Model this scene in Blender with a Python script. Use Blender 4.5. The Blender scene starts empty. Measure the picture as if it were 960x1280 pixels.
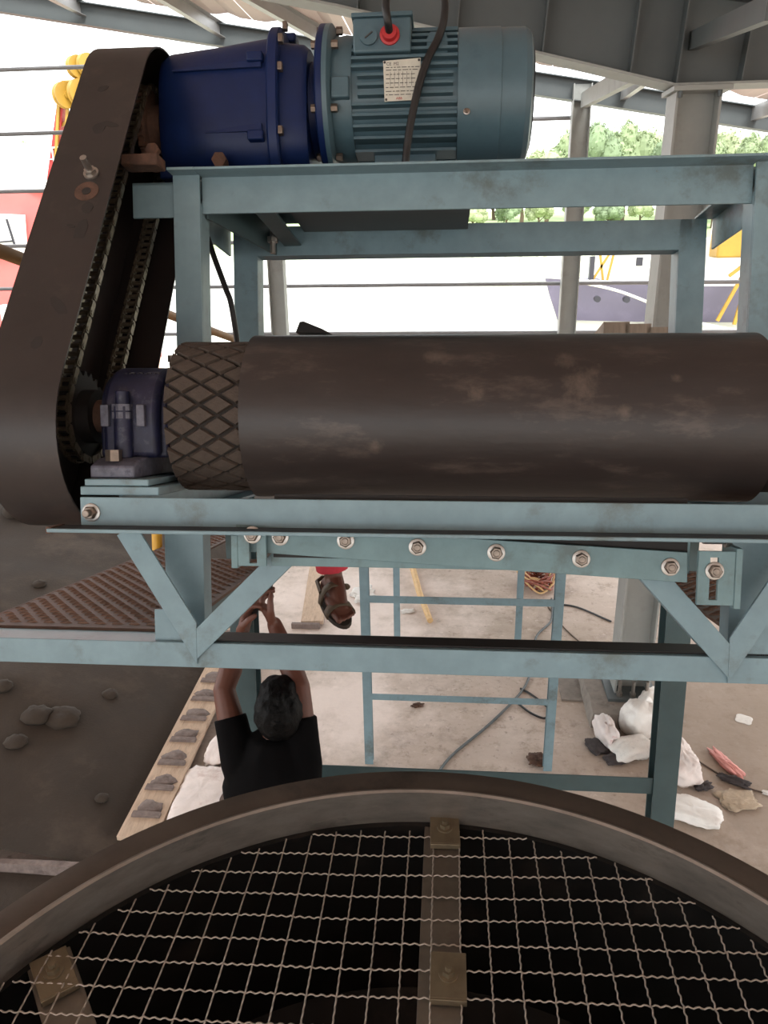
import bpy, math, random
from mathutils import Vector, Matrix, noise
from math import sin, cos, pi, radians, sqrt, atan2, hypot

random.seed(7)
scene = bpy.context.scene
col = scene.collection

# ------------------------------------------------------------------ camera, sky, exposure
PITCH, YAW, ROLL, CAMH = radians(20.6), radians(5.0), radians(1.04), 3.2
fw = Vector((-sin(YAW) * cos(PITCH), cos(YAW) * cos(PITCH), -sin(PITCH)))
rt = Vector((cos(YAW), sin(YAW), 0)); up = rt.cross(fw)
rt2 = rt * cos(ROLL) - up * sin(ROLL); up2 = up * cos(ROLL) + rt * sin(ROLL)
cam_data = bpy.data.cameras.new('camera')
cam = bpy.data.objects.new('camera', cam_data); col.objects.link(cam)
m3 = Matrix((rt2, up2, -fw)).transposed()
cam.matrix_world = Matrix.Translation((0, 0, CAMH)) @ m3.to_4x4()
cam_data.sensor_fit = 'VERTICAL'; cam_data.sensor_height = 36.0; cam_data.lens = 36.0 * 960 / 1280
cam_data.clip_start = 0.02; cam_data.clip_end = 3000
scene.camera = cam

world = bpy.data.worlds.new('overcast_sky'); scene.world = world; world.use_nodes = True
bg = world.node_tree.nodes['Background']
bg.inputs['Color'].default_value = (0.945, 0.98, 1.0, 1); bg.inputs['Strength'].default_value = 2.3
sun_d = bpy.data.lights.new('hazy_sun', 'SUN'); sun_d.energy = 3.0; sun_d.angle = radians(25); sun_d.color = (1, .98, .95)
sun = bpy.data.objects.new('hazy_sun', sun_d); col.objects.link(sun)
sun.rotation_euler = (radians(35), radians(20), 0)

vs = scene.view_settings
vs.view_transform = 'Standard'; vs.look = 'None'; vs.gamma = 1.0; vs.use_curve_mapping = False
vs.exposure = 0.6

# ------------------------------------------------------------------ helpers
def S(r, g, b):
    f = lambda c: (c / 255 / 12.92) if c / 255 <= .04045 else ((c / 255 + .055) / 1.055) ** 2.4
    return (f(r), f(g), f(b), 1)

def mat(name, rgb, rough=.5, metal=0.0, var=.25, scale=8, dirt=None, dirt_amt=.5, dirt_scale=3, bump=0, bump_scale=40, spec=.5, stretch=None):
    m = bpy.data.materials.new(name); m.use_nodes = True
    nt = m.node_tree; N = nt.nodes; L = nt.links; b = N['Principled BSDF']
    b.inputs['Roughness'].default_value = rough; b.inputs['Metallic'].default_value = metal
    b.inputs['Specular IOR Level'].default_value = spec
    tc = N.new('ShaderNodeTexCoord'); src = tc.outputs['Object']
    if stretch:
        mp = N.new('ShaderNodeMapping'); mp.inputs['Scale'].default_value = stretch; L.new(src, mp.inputs['Vector']); src = mp.outputs['Vector']
    n1 = N.new('ShaderNodeTexNoise'); n1.inputs['Scale'].default_value = scale; n1.inputs['Detail'].default_value = 6; n1.inputs['Roughness'].default_value = .65
    L.new(src, n1.inputs['Vector'])
    r1 = N.new('ShaderNodeValToRGB'); L.new(n1.outputs['Fac'], r1.inputs['Fac'])
    lo = [c * (1 - var) for c in rgb[:3]] + [1]; hi = [min(1, c * (1 + var)) for c in rgb[:3]] + [1]
    r1.color_ramp.elements[0].position = .3; r1.color_ramp.elements[0].color = lo
    r1.color_ramp.elements[1].position = .7; r1.color_ramp.elements[1].color = hi
    out = r1.outputs['Color']
    if dirt:
        n2 = N.new('ShaderNodeTexNoise'); n2.inputs['Scale'].default_value = dirt_scale; n2.inputs['Detail'].default_value = 8; n2.inputs['Roughness'].default_value = .7
        L.new(src, n2.inputs['Vector'])
        r2 = N.new('ShaderNodeValToRGB'); r2.color_ramp.elements[0].position = .55; r2.color_ramp.elements[1].position = .68
        r2.color_ramp.elements[1].color = (dirt_amt,) * 3 + (1,)
        L.new(n2.outputs['Fac'], r2.inputs['Fac'])
        mx = N.new('ShaderNodeMix'); mx.data_type = 'RGBA'; L.new(r2.outputs['Color'], mx.inputs[0]); L.new(out, mx.inputs[6]); mx.inputs[7].default_value = dirt
        out = mx.outputs[2]
    L.new(out, b.inputs['Base Color'])
    if bump:
        n3 = N.new('ShaderNodeTexNoise'); n3.inputs['Scale'].default_value = bump_scale; n3.inputs['Detail'].default_value = 5
        L.new(src, n3.inputs['Vector'])
        bp = N.new('ShaderNodeBump'); bp.inputs['Strength'].default_value = bump; bp.inputs['Distance'].default_value = .01
        L.new(n3.outputs['Fac'], bp.inputs['Height']); L.new(bp.outputs['Normal'], b.inputs['Normal'])
    return m

M = {}
M['teal'] = mat('teal_steel_paint', S(116, 140, 148), .48, 0, .12, 14, S(88, 94, 90), .75, 5)
M['teal_dark'] = mat('teal_paint_shaded', S(66, 86, 89), .5, 0, .12, 10, S(70, 84, 84), .5, 3)  # teal darkened so the near legs carry their shade in the colour
M['motor'] = mat('motor_teal_enamel', S(74, 98, 108), .38, 0, .1, 12, S(40, 62, 72), .4, 6)
M['blue'] = mat('gearbox_blue_enamel', S(16, 34, 76), .42, 0, .2, 9, S(24, 36, 62), .6, 5, bump=.05, bump_scale=60, spec=.28)
M['bluedust'] = mat('bearing_blue_enamel', S(26, 28, 54), .5, 0, .35, 40, S(96, 94, 104), .5, 25)
M['bearing_grey'] = mat('bearing_chipped_grey', S(92, 92, 104), .55, 0, .35, 60, S(44, 44, 62), .8, 40)
M['rubber'] = mat('belt_black_rubber', S(42, 35, 33), .42, 0, .22, 5, S(96, 84, 76), .4, 5, bump=.06, bump_scale=25, stretch=(1.0, 3, 3))
M['lag'] = mat('lagging_brown_rubber', S(66, 55, 47), .8, 0, .3, 18, S(98, 76, 56), .6, 14, bump=.3, bump_scale=80)
M['laggroove'] = mat('lagging_groove_rubber', S(34, 28, 24), .85, 0, .3, 30)
M['guard'] = mat('guard_black_sheet', S(44, 37, 35), .45, .1, .22, 6, S(38, 34, 32), .7, 7, bump=.04, bump_scale=30)
M['black'] = mat('black_iron', S(26, 22, 21), .6, .2, .3, 20)
M['rust'] = mat('rusty_iron', S(84, 60, 48), .8, .1, .4, 30, S(120, 78, 52), .7, 12, bump=.2, bump_scale=90)
M['steel'] = mat('bright_zinc_steel', S(160, 154, 148), .3, .85, .12, 60)
M['nutgrey'] = mat('dull_zinc_nut', S(128, 116, 106), .4, .8, .25, 70)
M['chain'] = mat('oily_chain_steel', S(120, 110, 96), .35, .8, .3, 90)
M['cable'] = mat('black_cable_sheath', S(24, 23, 24), .45, 0, .2, 40)
M['red'] = mat('red_plastic', S(176, 40, 44), .45, 0, .1, 30)
M['plate'] = mat('nameplate_aluminium', S(200, 198, 186), .4, .15, .1, 30, S(170, 160, 140), .5, 25)
M['ink'] = mat('dark_print', S(60, 58, 56), .6, 0, .1, 30)
M['redink'] = mat('red_print', S(170, 70, 60), .6, 0, .1, 30)
M['scrapeplate'] = mat('scraper_teal_paint', S(104, 130, 134), .5, 0, .14, 18, S(80, 84, 80), .6, 7)
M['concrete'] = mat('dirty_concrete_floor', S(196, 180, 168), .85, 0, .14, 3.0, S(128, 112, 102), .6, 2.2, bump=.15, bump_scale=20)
M['yard'] = mat('packed_earth', S(150, 138, 124), .95, 0, .2, .5, S(110, 100, 88), .5, .3)
M['sand'] = mat('damp_brown_sand', S(54, 44, 35), .95, 0, .16, 2.5, S(80, 68, 58), .7, 1.2, bump=.3, bump_scale=70)
M['sandlump'] = mat('damp_sand_clod', S(56, 46, 37), .95, 0, .2, 9, bump=.4, bump_scale=30)
M['frame_grey'] = mat('shed_grey_paint', S(84, 90, 91), .55, 0, .08, 4, S(92, 92, 90), .4, 2)
M['col_grey'] = mat('column_grey_paint', S(150, 152, 148), .55, 0, .08, 5, S(120, 118, 112), .5, 3)
M['purlin'] = mat('galvanised_purlin', S(170, 168, 166), .45, .35, .08, 6)
M['roof'] = mat('white_roof_sheet', S(232, 214, 206), .6, 0, .04, 2)
M['girt'] = mat('grey_girt_rod', S(140, 140, 142), .5, .3, .08, 10)
M['treadplate'] = mat('rusty_tread_plate', S(88, 66, 54), .7, .2, .25, 16, S(80, 60, 50), .7, 8, bump=.15, bump_scale=60)
M['treadstud'] = mat('worn_tread_studs', S(132, 106, 92), .45, .4, .3, 20)
M['yellow'] = mat('yellow_rail_paint', S(210, 160, 50), .5, 0, .1, 20)
M['railbrown'] = mat('ochre_rail_pipe', S(150, 112, 66), .6, 0, .15, 20)
M['wood'] = mat('dusty_plank', S(192, 168, 146), .9, 0, .2, 12, S(120, 98, 80), .6, 6, stretch=(6, 1, 1), bump=.15, bump_scale=30)
M['woodgrey'] = mat('weathered_board', S(150, 136, 122), .85, 0, .25, 10, S(110, 98, 86), .6, 5, stretch=(8, 1, 1))
M['cleat'] = mat('mud_caked_cleat', S(120, 106, 100), .9, 0, .3, 25, S(84, 70, 66), .7, 12, bump=.4, bump_scale=40)
M['sack'] = mat('white_woven_sack', S(226, 214, 208), .75, 0, .1, 14, S(180, 150, 140), .6, 6, bump=.25, bump_scale=25)
M['plastic_white'] = mat('white_plastic_bag', S(232, 228, 222), .4, 0, .08, 12, S(200, 190, 184), .5, 9)
M['pink'] = mat('pink_wrapper', S(216, 146, 138), .6, 0, .12, 20)
M['burlap'] = mat('tan_rag', S(176, 158, 136), .9, 0, .2, 30, bump=.4, bump_scale=40)
M['paper'] = mat('white_paper', S(222, 218, 212), .8, 0, .08, 20, S(180, 174, 170), .6, 20)
M['darkrag'] = mat('dark_rag', S(64, 58, 58), .9, 0, .3, 20)
M['redbag'] = mat('red_printed_bag', S(222, 212, 208), .5, 0, .1, 14, S(190, 60, 70), .9, 9)
M['wire'] = mat('crimped_mesh_wire', S(176, 166, 156), .38, .7, .15, 60)
M['rim'] = mat('hopper_rim_dark_steel', S(88, 78, 70), .5, .45, .2, 7, S(56, 50, 46), .7, 4)
M['rimworn'] = mat('hopper_wall_worn_steel', S(140, 132, 124), .38, .7, .25, 9, S(84, 78, 72), .6, 6, stretch=(1, 1, 3))
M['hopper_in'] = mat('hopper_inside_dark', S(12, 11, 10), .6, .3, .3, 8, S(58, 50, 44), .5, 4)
M['barflat'] = mat('screen_flat_bar', S(112, 104, 94), .45, .55, .2, 12, S(90, 76, 62), .5, 8)
M['clamp'] = mat('clamp_plate_steel', S(120, 108, 88), .45, .55, .2, 20, S(84, 74, 60), .6, 10)
M['skin'] = mat('brown_skin', S(98, 58, 44), .55, 0, .1, 30)
M['shirt'] = mat('black_cotton_shirt', S(13, 12, 13), .9, 0, .2, 20, bump=.3, bump_scale=14, spec=.08)
M['trousers'] = mat('dark_trousers', S(44, 42, 46), .9, 0, .2, 20, bump=.3, bump_scale=12)
M['redcloth'] = mat('red_trouser_cloth', S(190, 52, 66), .85, 0, .15, 20, bump=.3, bump_scale=14)
M['greycloth'] = mat('grey_shirt_cloth', S(120, 116, 112), .9, 0, .15, 20, bump=.3, bump_scale=14)
M['hair'] = mat('black_hair', S(9, 8, 8), .6, 0, .3, 60, bump=.5, bump_scale=90, spec=.15)
M['sandal'] = mat('brown_sandal_leather', S(86, 72, 54), .6, 0, .2, 40)
M['sole'] = mat('dark_rubber_sole', S(56, 46, 38), .8, 0, .2, 40)
M['nail'] = mat('finger_nail', S(190, 150, 130), .4, 0, .05, 20)
M['railcable'] = mat('dusty_cable', S(92, 78, 68), .8, 0, .2, 20)
M['bamboo'] = mat('bamboo_pole', S(206, 170, 120), .6, 0, .15, 20)
M['wirered'] = mat('copper_red_wire', S(140, 76, 60), .6, 0, .3, 40)
M['water'] = mat('pale_river_water', S(206, 206, 180), .12, 0, .03, .05, bump=.1, bump_scale=2)
M['bank'] = mat('grassy_bank', S(150, 168, 118), .95, 0, .2, .08, S(190, 190, 150), .6, .05)
M['leaf'] = [mat('foliage_mid', S(136, 150, 112), .8, 0, .35, .8), mat('foliage_light', S(158, 168, 128), .8, 0, .3, .8), mat('foliage_deep', S(116, 132, 100), .8, 0, .35, .8)]  # greens paled so the distant haze sits in the leaf colour
M['trunk'] = mat('tree_trunk', S(110, 92, 76), .9, 0, .2, 2)
M['hull_red'] = mat('red_hull_paint', S(206, 100, 96), .5, 0, .1, .4, S(180, 90, 90), .5, .3)  # red paled to put the washed-out haze into the hull colour
M['hull_grey'] = mat('violet_grey_hull_paint', S(100, 94, 114), .5, 0, .06, .5, S(116, 108, 130), .5, .8)
M['ship_white'] = mat('white_ship_paint', S(232, 230, 224), .5, 0, .05, .5)
M['ship_yellow'] = mat('yellow_crane_paint', S(158, 122, 42), .5, 0, .2, .8)
M['ship_red'] = mat('red_crane_paint', S(164, 44, 42), .5, 0, .2, .8)
M['ship_dark'] = mat('dark_porthole', S(44, 42, 50), .5, 0, .1, 1)
M['rope'] = mat('white_rope', S(226, 222, 210), .9, 0, .1, 10)
M['pedestal'] = mat('rough_grey_concrete', S(132, 124, 116), .9, 0, .2, 12, S(90, 82, 76), .6, 8, bump=.5, bump_scale=30)
M['tar_and_dark'] = mat('tar_and_dark_strip', S(34, 29, 27), .6, 0, .2, 20)

def layer(m, rgb, scale, lo, hi, amt, spots=None):
    """one more colour layer over a material: noise patches, or soft round scuffs and painted floor light at given places broken up by noise"""
    nt = m.node_tree; N = nt.nodes; L = nt.links; b = N['Principled BSDF']; old = b.inputs['Base Color'].links[0].from_socket
    tc = N.new('ShaderNodeTexCoord'); n = N.new('ShaderNodeTexNoise'); n.inputs['Scale'].default_value = scale; n.inputs['Detail'].default_value = 9; n.inputs['Roughness'].default_value = .72
    L.new(tc.outputs['Object'], n.inputs['Vector']); fac = n.outputs['Fac']
    if spots:
        acc = None
        for (p, r) in spots:
            d = N.new('ShaderNodeVectorMath'); d.operation = 'DISTANCE'; L.new(tc.outputs['Object'], d.inputs[0]); d.inputs[1].default_value = p
            k = N.new('ShaderNodeMapRange'); k.inputs['From Min'].default_value = r; k.inputs['From Max'].default_value = 0; L.new(d.outputs['Value'], k.inputs['Value'])
            if acc is None: acc = k.outputs['Result']
            else:
                a = N.new('ShaderNodeMath'); a.operation = 'MAXIMUM'; L.new(acc, a.inputs[0]); L.new(k.outputs['Result'], a.inputs[1]); acc = a.outputs[0]
        mu = N.new('ShaderNodeMath'); mu.operation = 'MULTIPLY_ADD'; L.new(acc, mu.inputs[0]); mu.inputs[1].default_value = .55; 
        sb = N.new('ShaderNodeMath'); sb.operation = 'SUBTRACT'; L.new(fac, sb.inputs[0]); sb.inputs[1].default_value = .3; L.new(sb.outputs[0], mu.inputs[2]); fac = mu.outputs[0]
    rp = N.new('ShaderNodeMapRange'); rp.inputs['From Min'].default_value = lo; rp.inputs['From Max'].default_value = hi; rp.inputs['To Max'].default_value = amt; L.new(fac, rp.inputs['Value'])
    mx = N.new('ShaderNodeMix'); mx.data_type = 'RGBA'; L.new(rp.outputs['Result'], mx.inputs[0]); L.new(old, mx.inputs[6]); mx.inputs[7].default_value = rgb; L.new(mx.outputs[2], b.inputs['Base Color'])
layer(M['concrete'], S(214, 200, 190), 1.3, .48, .62, .6); layer(M['concrete'], S(156, 142, 126), .5, .48, .6, .6); layer(M['concrete'], S(116, 100, 88), 6, .54, .68, .6); layer(M['concrete'], S(88, 74, 66), 19, .58, .68, .65); layer(M['concrete'], S(226, 212, 202), 14, .58, .68, .7); layer(M['concrete'], S(148, 132, 116), 3, .12, .5, .75, [((2.6, 4.2, 0), 2.3)]); layer(M['concrete'], S(236, 222, 214), 2.4, .32, .62, .75, [((-.9, 6.2, 0), 1.6), ((-.7, 4.6, 0), .9)])  # end layers: uneven floor light put in colour, darker right, paler left
layer(M['rubber'], S(104, 90, 80), 26, .44, .78, .6, [((.251, -.16, .059), .075), ((.052, -.165, .042), .035), ((.325, -.17, .008), .03), ((-.024, -.13, .122), .05), ((.22, -.14, .111), .04), ((-.137, -.16, -.061), .03), ((.42, -.15, .07), .02)])
layer(M['teal'], S(120, 84, 62), 22, .69, .74, .7); layer(M['guard'], S(84, 72, 64), 5, .55, .75, .5); layer(M['sand'], S(70, 58, 47), .6, .5, .7, .6)

def hull_frame(d):
    d = d.normalized(); a = Vector((0, 0, 1)) if abs(d.z) < .9 else Vector((1, 0, 0))
    u = d.cross(a).normalized(); return u, d.cross(u).normalized()

class MB:
    def __init__(s): s.v = []; s.f = []
    def add(s, vs, fs):
        o = len(s.v); s.v += [tuple(v) for v in vs]; s.f += [tuple(i + o for i in f) for f in fs]; return s
    def box(s, x0, x1, y0, y1, z0, z1):
        return s.add([(x0, y0, z0), (x1, y0, z0), (x1, y1, z0), (x0, y1, z0), (x0, y0, z1), (x1, y0, z1), (x1, y1, z1), (x0, y1, z1)],
                     [(3, 2, 1, 0), (4, 5, 6, 7), (0, 1, 5, 4), (1, 2, 6, 5), (2, 3, 7, 6), (3, 0, 4, 7)])
    def bar(s, p0, p1, w, h, upv=(0, 0, 1), off=(0, 0)):
        p0, p1 = Vector(p0), Vector(p1); d = (p1 - p0).normalized(); U = d.cross(Vector(upv)).normalized(); V = U.cross(d)
        pr = [(-w / 2 + off[0], -h / 2 + off[1]), (w / 2 + off[0], -h / 2 + off[1]), (w / 2 + off[0], h / 2 + off[1]), (-w / 2 + off[0], h / 2 + off[1])]
        return s.prism(pr, p0, p1, U, V)
    def prism(s, prof, p0, p1, U, V):
        p0, p1, U, V = Vector(p0), Vector(p1), Vector(U), Vector(V); n = len(prof)
        vs = [p0 + U * a + V * b for a, b in prof] + [p1 + U * a + V * b for a, b in prof]
        fs = [tuple(range(n))[::-1], tuple(range(n, 2 * n))] + [(i, (i + 1) % n, n + (i + 1) % n, n + i) for i in range(n)]
        return s.add(vs, fs)
    def cyl(s, p0, p1, r, r1=None, n=24):
        r1 = r if r1 is None else r1
        return s.tube([p0, p1], [r, r1], n)
    def tube(s, pts, r, n=8, caps=True, closed=False):
        pts = [Vector(p) for p in pts]; k = len(pts)
        if not hasattr(r, '__len__'): r = [r] * k
        t0 = (pts[1] - pts[0]).normalized(); u, v = hull_frame(t0); vs = []; prev = t0
        for i, p in enumerate(pts):
            a = pts[i - 1] if i > 0 else (pts[-1] if closed else p); b = pts[i + 1] if i < k - 1 else (pts[0] if closed else p)
            t = (b - a).normalized()
            q = prev.rotation_difference(t); u = q @ u; v = q @ v; prev = t
            vs += [p + (u * cos(2 * pi * j / n) + v * sin(2 * pi * j / n)) * r[i] for j in range(n)]
        fs = [(i * n + j, i * n + (j + 1) % n, (i + 1) * n + (j + 1) % n, (i + 1) * n + j) for i in range(k - 1) for j in range(n)]
        if closed: fs += [((k - 1) * n + j, (k - 1) * n + (j + 1) % n, (j + 1) % n, j) for j in range(n)]
        elif caps: fs += [tuple(range(n))[::-1], tuple(range((k - 1) * n, k * n))]
        return s.add(vs, fs)
    def lathe(s, prof, o, d, n=40):
        o = Vector(o); d = Vector(d).normalized(); u, v = hull_frame(d); k = len(prof)
        vs = [o + d * a + (u * cos(2 * pi * j / n) + v * sin(2 * pi * j / n)) * r for a, r in prof for j in range(n)]
        fs = [(i * n + j, i * n + (j + 1) % n, (i + 1) * n + (j + 1) % n, (i + 1) * n + j) for i in range(k - 1) for j in range(n)]
        fs += [tuple(range(n))[::-1], tuple(range((k - 1) * n, k * n))]
        return s.add(vs, fs)
    def ell(s, c, r, n=16, rot=None):
        c = Vector(c); vs = []; k = n // 2
        for i in range(1, k):
            a = pi * i / k
            for j in range(n):
                p = Vector((r[0] * sin(a) * cos(2 * pi * j / n), r[1] * sin(a) * sin(2 * pi * j / n), r[2] * cos(a)))
                vs.append(c + (rot @ p if rot else p))
        T_ = Vector((0, 0, r[2])); vs += [c + (rot @ T_ if rot else T_), c - (rot @ T_ if rot else T_)]
        fs = [(i * n + j, (i + 1) * n + j, (i + 1) * n + (j + 1) % n, i * n + (j + 1) % n) for i in range(k - 2) for j in range(n)]
        t = len(vs) - 2
        fs += [(t, j, (j + 1) % n) for j in range(n)] + [(t + 1, (k - 2) * n + (j + 1) % n, (k - 2) * n + j) for j in range(n)]
        return s.add(vs, fs)
    def loft(s, rings, caps=True):
        n = len(rings[0]); k = len(rings); vs = [p for r in rings for p in r]
        fs = [(i * n + j, i * n + (j + 1) % n, (i + 1) * n + (j + 1) % n, (i + 1) * n + j) for i in range(k - 1) for j in range(n)]
        if caps: fs += [tuple(range(n))[::-1], tuple(range((k - 1) * n, k * n))]
        return s.add(vs, fs)
    def mesh(s, name, m, base=(0, 0, 0), smooth=True, ang=35):
        b = Vector(base); me = bpy.data.meshes.new(name)
        me.from_pydata([Vector(v) - b for v in s.v], [], s.f); me.validate(); me.update()
        me.materials.append(m)
        import bmesh
        bm = bmesh.new(); bm.from_mesh(me); bmesh.ops.recalc_face_normals(bm, faces=bm.faces); bm.to_mesh(me); bm.free()
        if smooth:
            me.polygons.foreach_set('use_smooth', [True] * len(me.polygons)); me.set_sharp_from_angle(angle=radians(ang))
        return me

# machine frame: the conveyor climbs toward the camera at 14.6 degrees
TILT = radians(14.6)
MORG = Vector((0, 1.58183, 2.81678))
MM = Matrix.Translation(MORG) @ Matrix.Rotation(-TILT, 4, 'X')
def m2w(x, y, z): return MM @ Vector((x, y, z))

BASE = {}
def thing(name, label, cat, base=(0, 0, 0), frame='m', group=None, kind=None):
    o = bpy.data.objects.new(name, None); col.objects.link(o); o.empty_display_size = .05
    o.matrix_world = (MM if frame == 'm' else Matrix()) @ Matrix.Translation(base)
    o['label'] = label; o['category'] = cat
    if group: o['group'] = group
    if kind: o['kind'] = kind
    BASE[o.name] = Vector(base); return o
def finish(o, bevel):
    if bevel:
        b = o.modifiers.new('edge', 'BEVEL'); b.width = bevel; b.segments = 2; b.limit_method = 'ANGLE'; b.angle_limit = radians(40)
    return o
def part(root, name, mb, m, parent=None, bevel=0, smooth=True, ang=35, label=None, kind=None):
    me = mb.mesh(name, M[m] if isinstance(m, str) else m, BASE[root.name], smooth, ang)
    o = bpy.data.objects.new(name, me); col.objects.link(o); o.parent = parent or root
    if label: o['label'] = label
    if kind: o['kind'] = kind
    return finish(o, bevel)
def inst(root, name, me, loc, rot=None, parent=None, scale=None):
    o = bpy.data.objects.new(name, me); col.objects.link(o); o.parent = parent or root
    o.location = Vector(loc) - BASE[root.name]
    if rot is not None: o.rotation_euler = rot.to_euler() if hasattr(rot, 'to_euler') else rot
    if scale: o.scale = scale
    return o
def single(name, mb, m, label, cat, base=(0, 0, 0), frame='m', group=None, kind=None, bevel=0, smooth=True, ang=35):
    me = mb.mesh(name, M[m] if isinstance(m, str) else m, base, smooth, ang)
    o = bpy.data.objects.new(name, me); col.objects.link(o)
    o.matrix_world = (MM if frame == 'm' else Matrix()) @ Matrix.Translation(base)
    o['label'] = label
    if cat: o['category'] = cat
    if group: o['group'] = group
    if kind: o['kind'] = kind
    return finish(o, bevel)
def struct(name, mb, m, label, base=(0, 0, 0), smooth=False):
    return single(name, mb, m, label, name.split('_')[0], base, 'w', None, 'structure', 0, smooth)

def angle_prof(w, h, t):            # L section, corner at the origin
    return [(0, 0), (w, 0), (w, t), (t, t), (t, h), (0, h)]
def chan_prof(w, h, t):             # C section, web along v at u=0
    return [(0, 0), (w, 0), (w, t), (t, t), (t, h - t), (w, h - t), (w, h), (0, h)]
def ibeam_prof(w, h, tf, tw):
    return [(-w / 2, -h / 2), (w / 2, -h / 2), (w / 2, -h / 2 + tf), (tw / 2, -h / 2 + tf), (tw / 2, h / 2 - tf), (w / 2, h / 2 - tf), (w / 2, h / 2),
            (-w / 2, h / 2), (-w / 2, h / 2 - tf), (-tw / 2, h / 2 - tf), (-tw / 2, -h / 2 + tf), (-w / 2, -h / 2 + tf)]

def bolt_mesh(r=.012, h=.009, washer=True, stub=0, m='steel'):
    b = MB()
    if washer: b.lathe([(0, r * 1.38), (.0025, r * 1.36), (.003, r * 1.2)], (0, 0, 0), (0, -1, 0), 24)
    nwash = len(b.f)
    b.lathe([(.002, r), (h * .8 + .003, r), (h + .003, r * .82)], (0, 0, 0), (0, -1, 0), 6)
    b.lathe([(h + .003, r * .55), (h + .0035 + stub, r * .55), (h + .0045 + stub, r * .45)], (0, 0, 0), (0, -1, 0), 14)
    me = b.mesh('bolt', M[m], ang=30); me.materials.append(M['nutgrey'])
    for i, p in enumerate(me.polygons): p.material_index = 0 if i < nwash else 1
    return me
BOLT = bolt_mesh(); BOLT_STUB = bolt_mesh(.013, .010, True, .012); BOLT_SMALL = bolt_mesh(.0075, .007, True)

# ------------------------------------------------------------------ the setting: ground, water, shed
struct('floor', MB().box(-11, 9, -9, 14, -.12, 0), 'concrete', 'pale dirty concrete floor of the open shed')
struct('floor_yard', MB().box(-140, 140, -140, 14.3, -.5, -.13), 'yard', 'packed earth yard around the shed')
struct('wall_quay', MB().box(-140, 140, 14.3, 14.8, -4, -.13), 'pedestal', 'low quay edge dropping to the river')
struct('ground_river', MB().box(-900, 900, 14.8, 900, -3.0, -2.3), 'water', 'pale bright river water behind the shed')

bk = MB()   # far river bank, rising
nx = 60; rows = [(196, -2.6), (204, -1.6), (214, -.2), (226, .8), (250, 2.5), (300, 5), (420, 8)]
vsb = []; fsb = []
for i in range(nx + 1):
    x = -420 + 840 * i / nx
    for (y, z) in rows: vsb.append((x, y + 5 * noise.noise((x * .02, y * .1, 0)), z + (.8 * noise.noise((x * .05, y * .05, 3)) if z > -2 else 0)))
nr = len(rows)
for i in range(nx):
    for j in range(nr - 1): fsb.append((i * nr + j, (i + 1) * nr + j, (i + 1) * nr + j + 1, i * nr + j + 1))
bk.add(vsb, fsb)
struct('ground_far_bank', bk, 'bank', 'grassy far river bank under the trees', smooth=True)

# roof: sheets laid on purlins
def roofz(x): return 4.66 - .167 * (x - .85)
ceil = bpy.data.objects.new('ceiling', None); col.objects.link(ceil)
ceil['kind'] = 'structure'; ceil['label'] = 'pale metal roof sheeting of the open shed'; ceil['category'] = 'ceiling'
BASE['ceiling'] = Vector((0, 0, 0))
ex = [(-11 + i * 1.0, -11 + (i + 1) * 1.0) for i in range(19)]
for (a, b) in ex:
    mb = MB(); ys = (-8.5, 8.85); rib = []
    for k in range(9):
        x = a + (b - a - .012) * k / 8; rib.append((x, roofz(x) + (.03 if k % 4 == 2 else 0)))
    top = rib + [(x, z + .012) for x, z in rib[::-1]]
    mb.prism(top, (0, ys[0], 0), (0, ys[1], 0), (1, 0, 0), (0, 0, 1))
    part(ceil, 'roof_panel', mb, 'roof', smooth=False)
# purlins (z sections as channels), seen running back to the far frame
pur = [((-2.72, 7.2), (-2.38, 9.75)), ((-1.78, 7.2), (-1.02, 9.6)), ((-4.1, 7.0), (-3.9, 9.7)), ((-.5, -8), (-.3, 8.3)), ((.6, -8), (.6, 8.3)), ((1.75, -8), (1.75, 9.4)), ((3.1, -8), (3.1, 9.4)), ((-5.6, -8), (-5.5, 9.7))]
pl = ['pale galvanised roof purlin running back above the blue gearbox', 'grey roof purlin just left of the motor terminal box', 'roof purlin at the far upper left corner', 'roof purlin crossing above the motor fan cowl',
      'roof purlin passing over the fan cowl end', 'roof purlin right of the near column', 'rightmost roof purlin beyond the near column', 'leftmost roof purlin above the red ship']
for (p, q), lb in zip(pur, pl):
    mb = MB(); z0 = roofz(p[0]) - .15; z1 = roofz(q[0]) - .15
    mb.prism(chan_prof(.06, .14, .006), (p[0], p[1], z0), (q[0], q[1], z1), (1, 0, 0), (0, 0, 1))
    single('roof_purlin', mb, 'purlin', lb, 'purlin', (p[0], p[1], z0), 'w', 'roof purlins of the shed', smooth=False)

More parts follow.
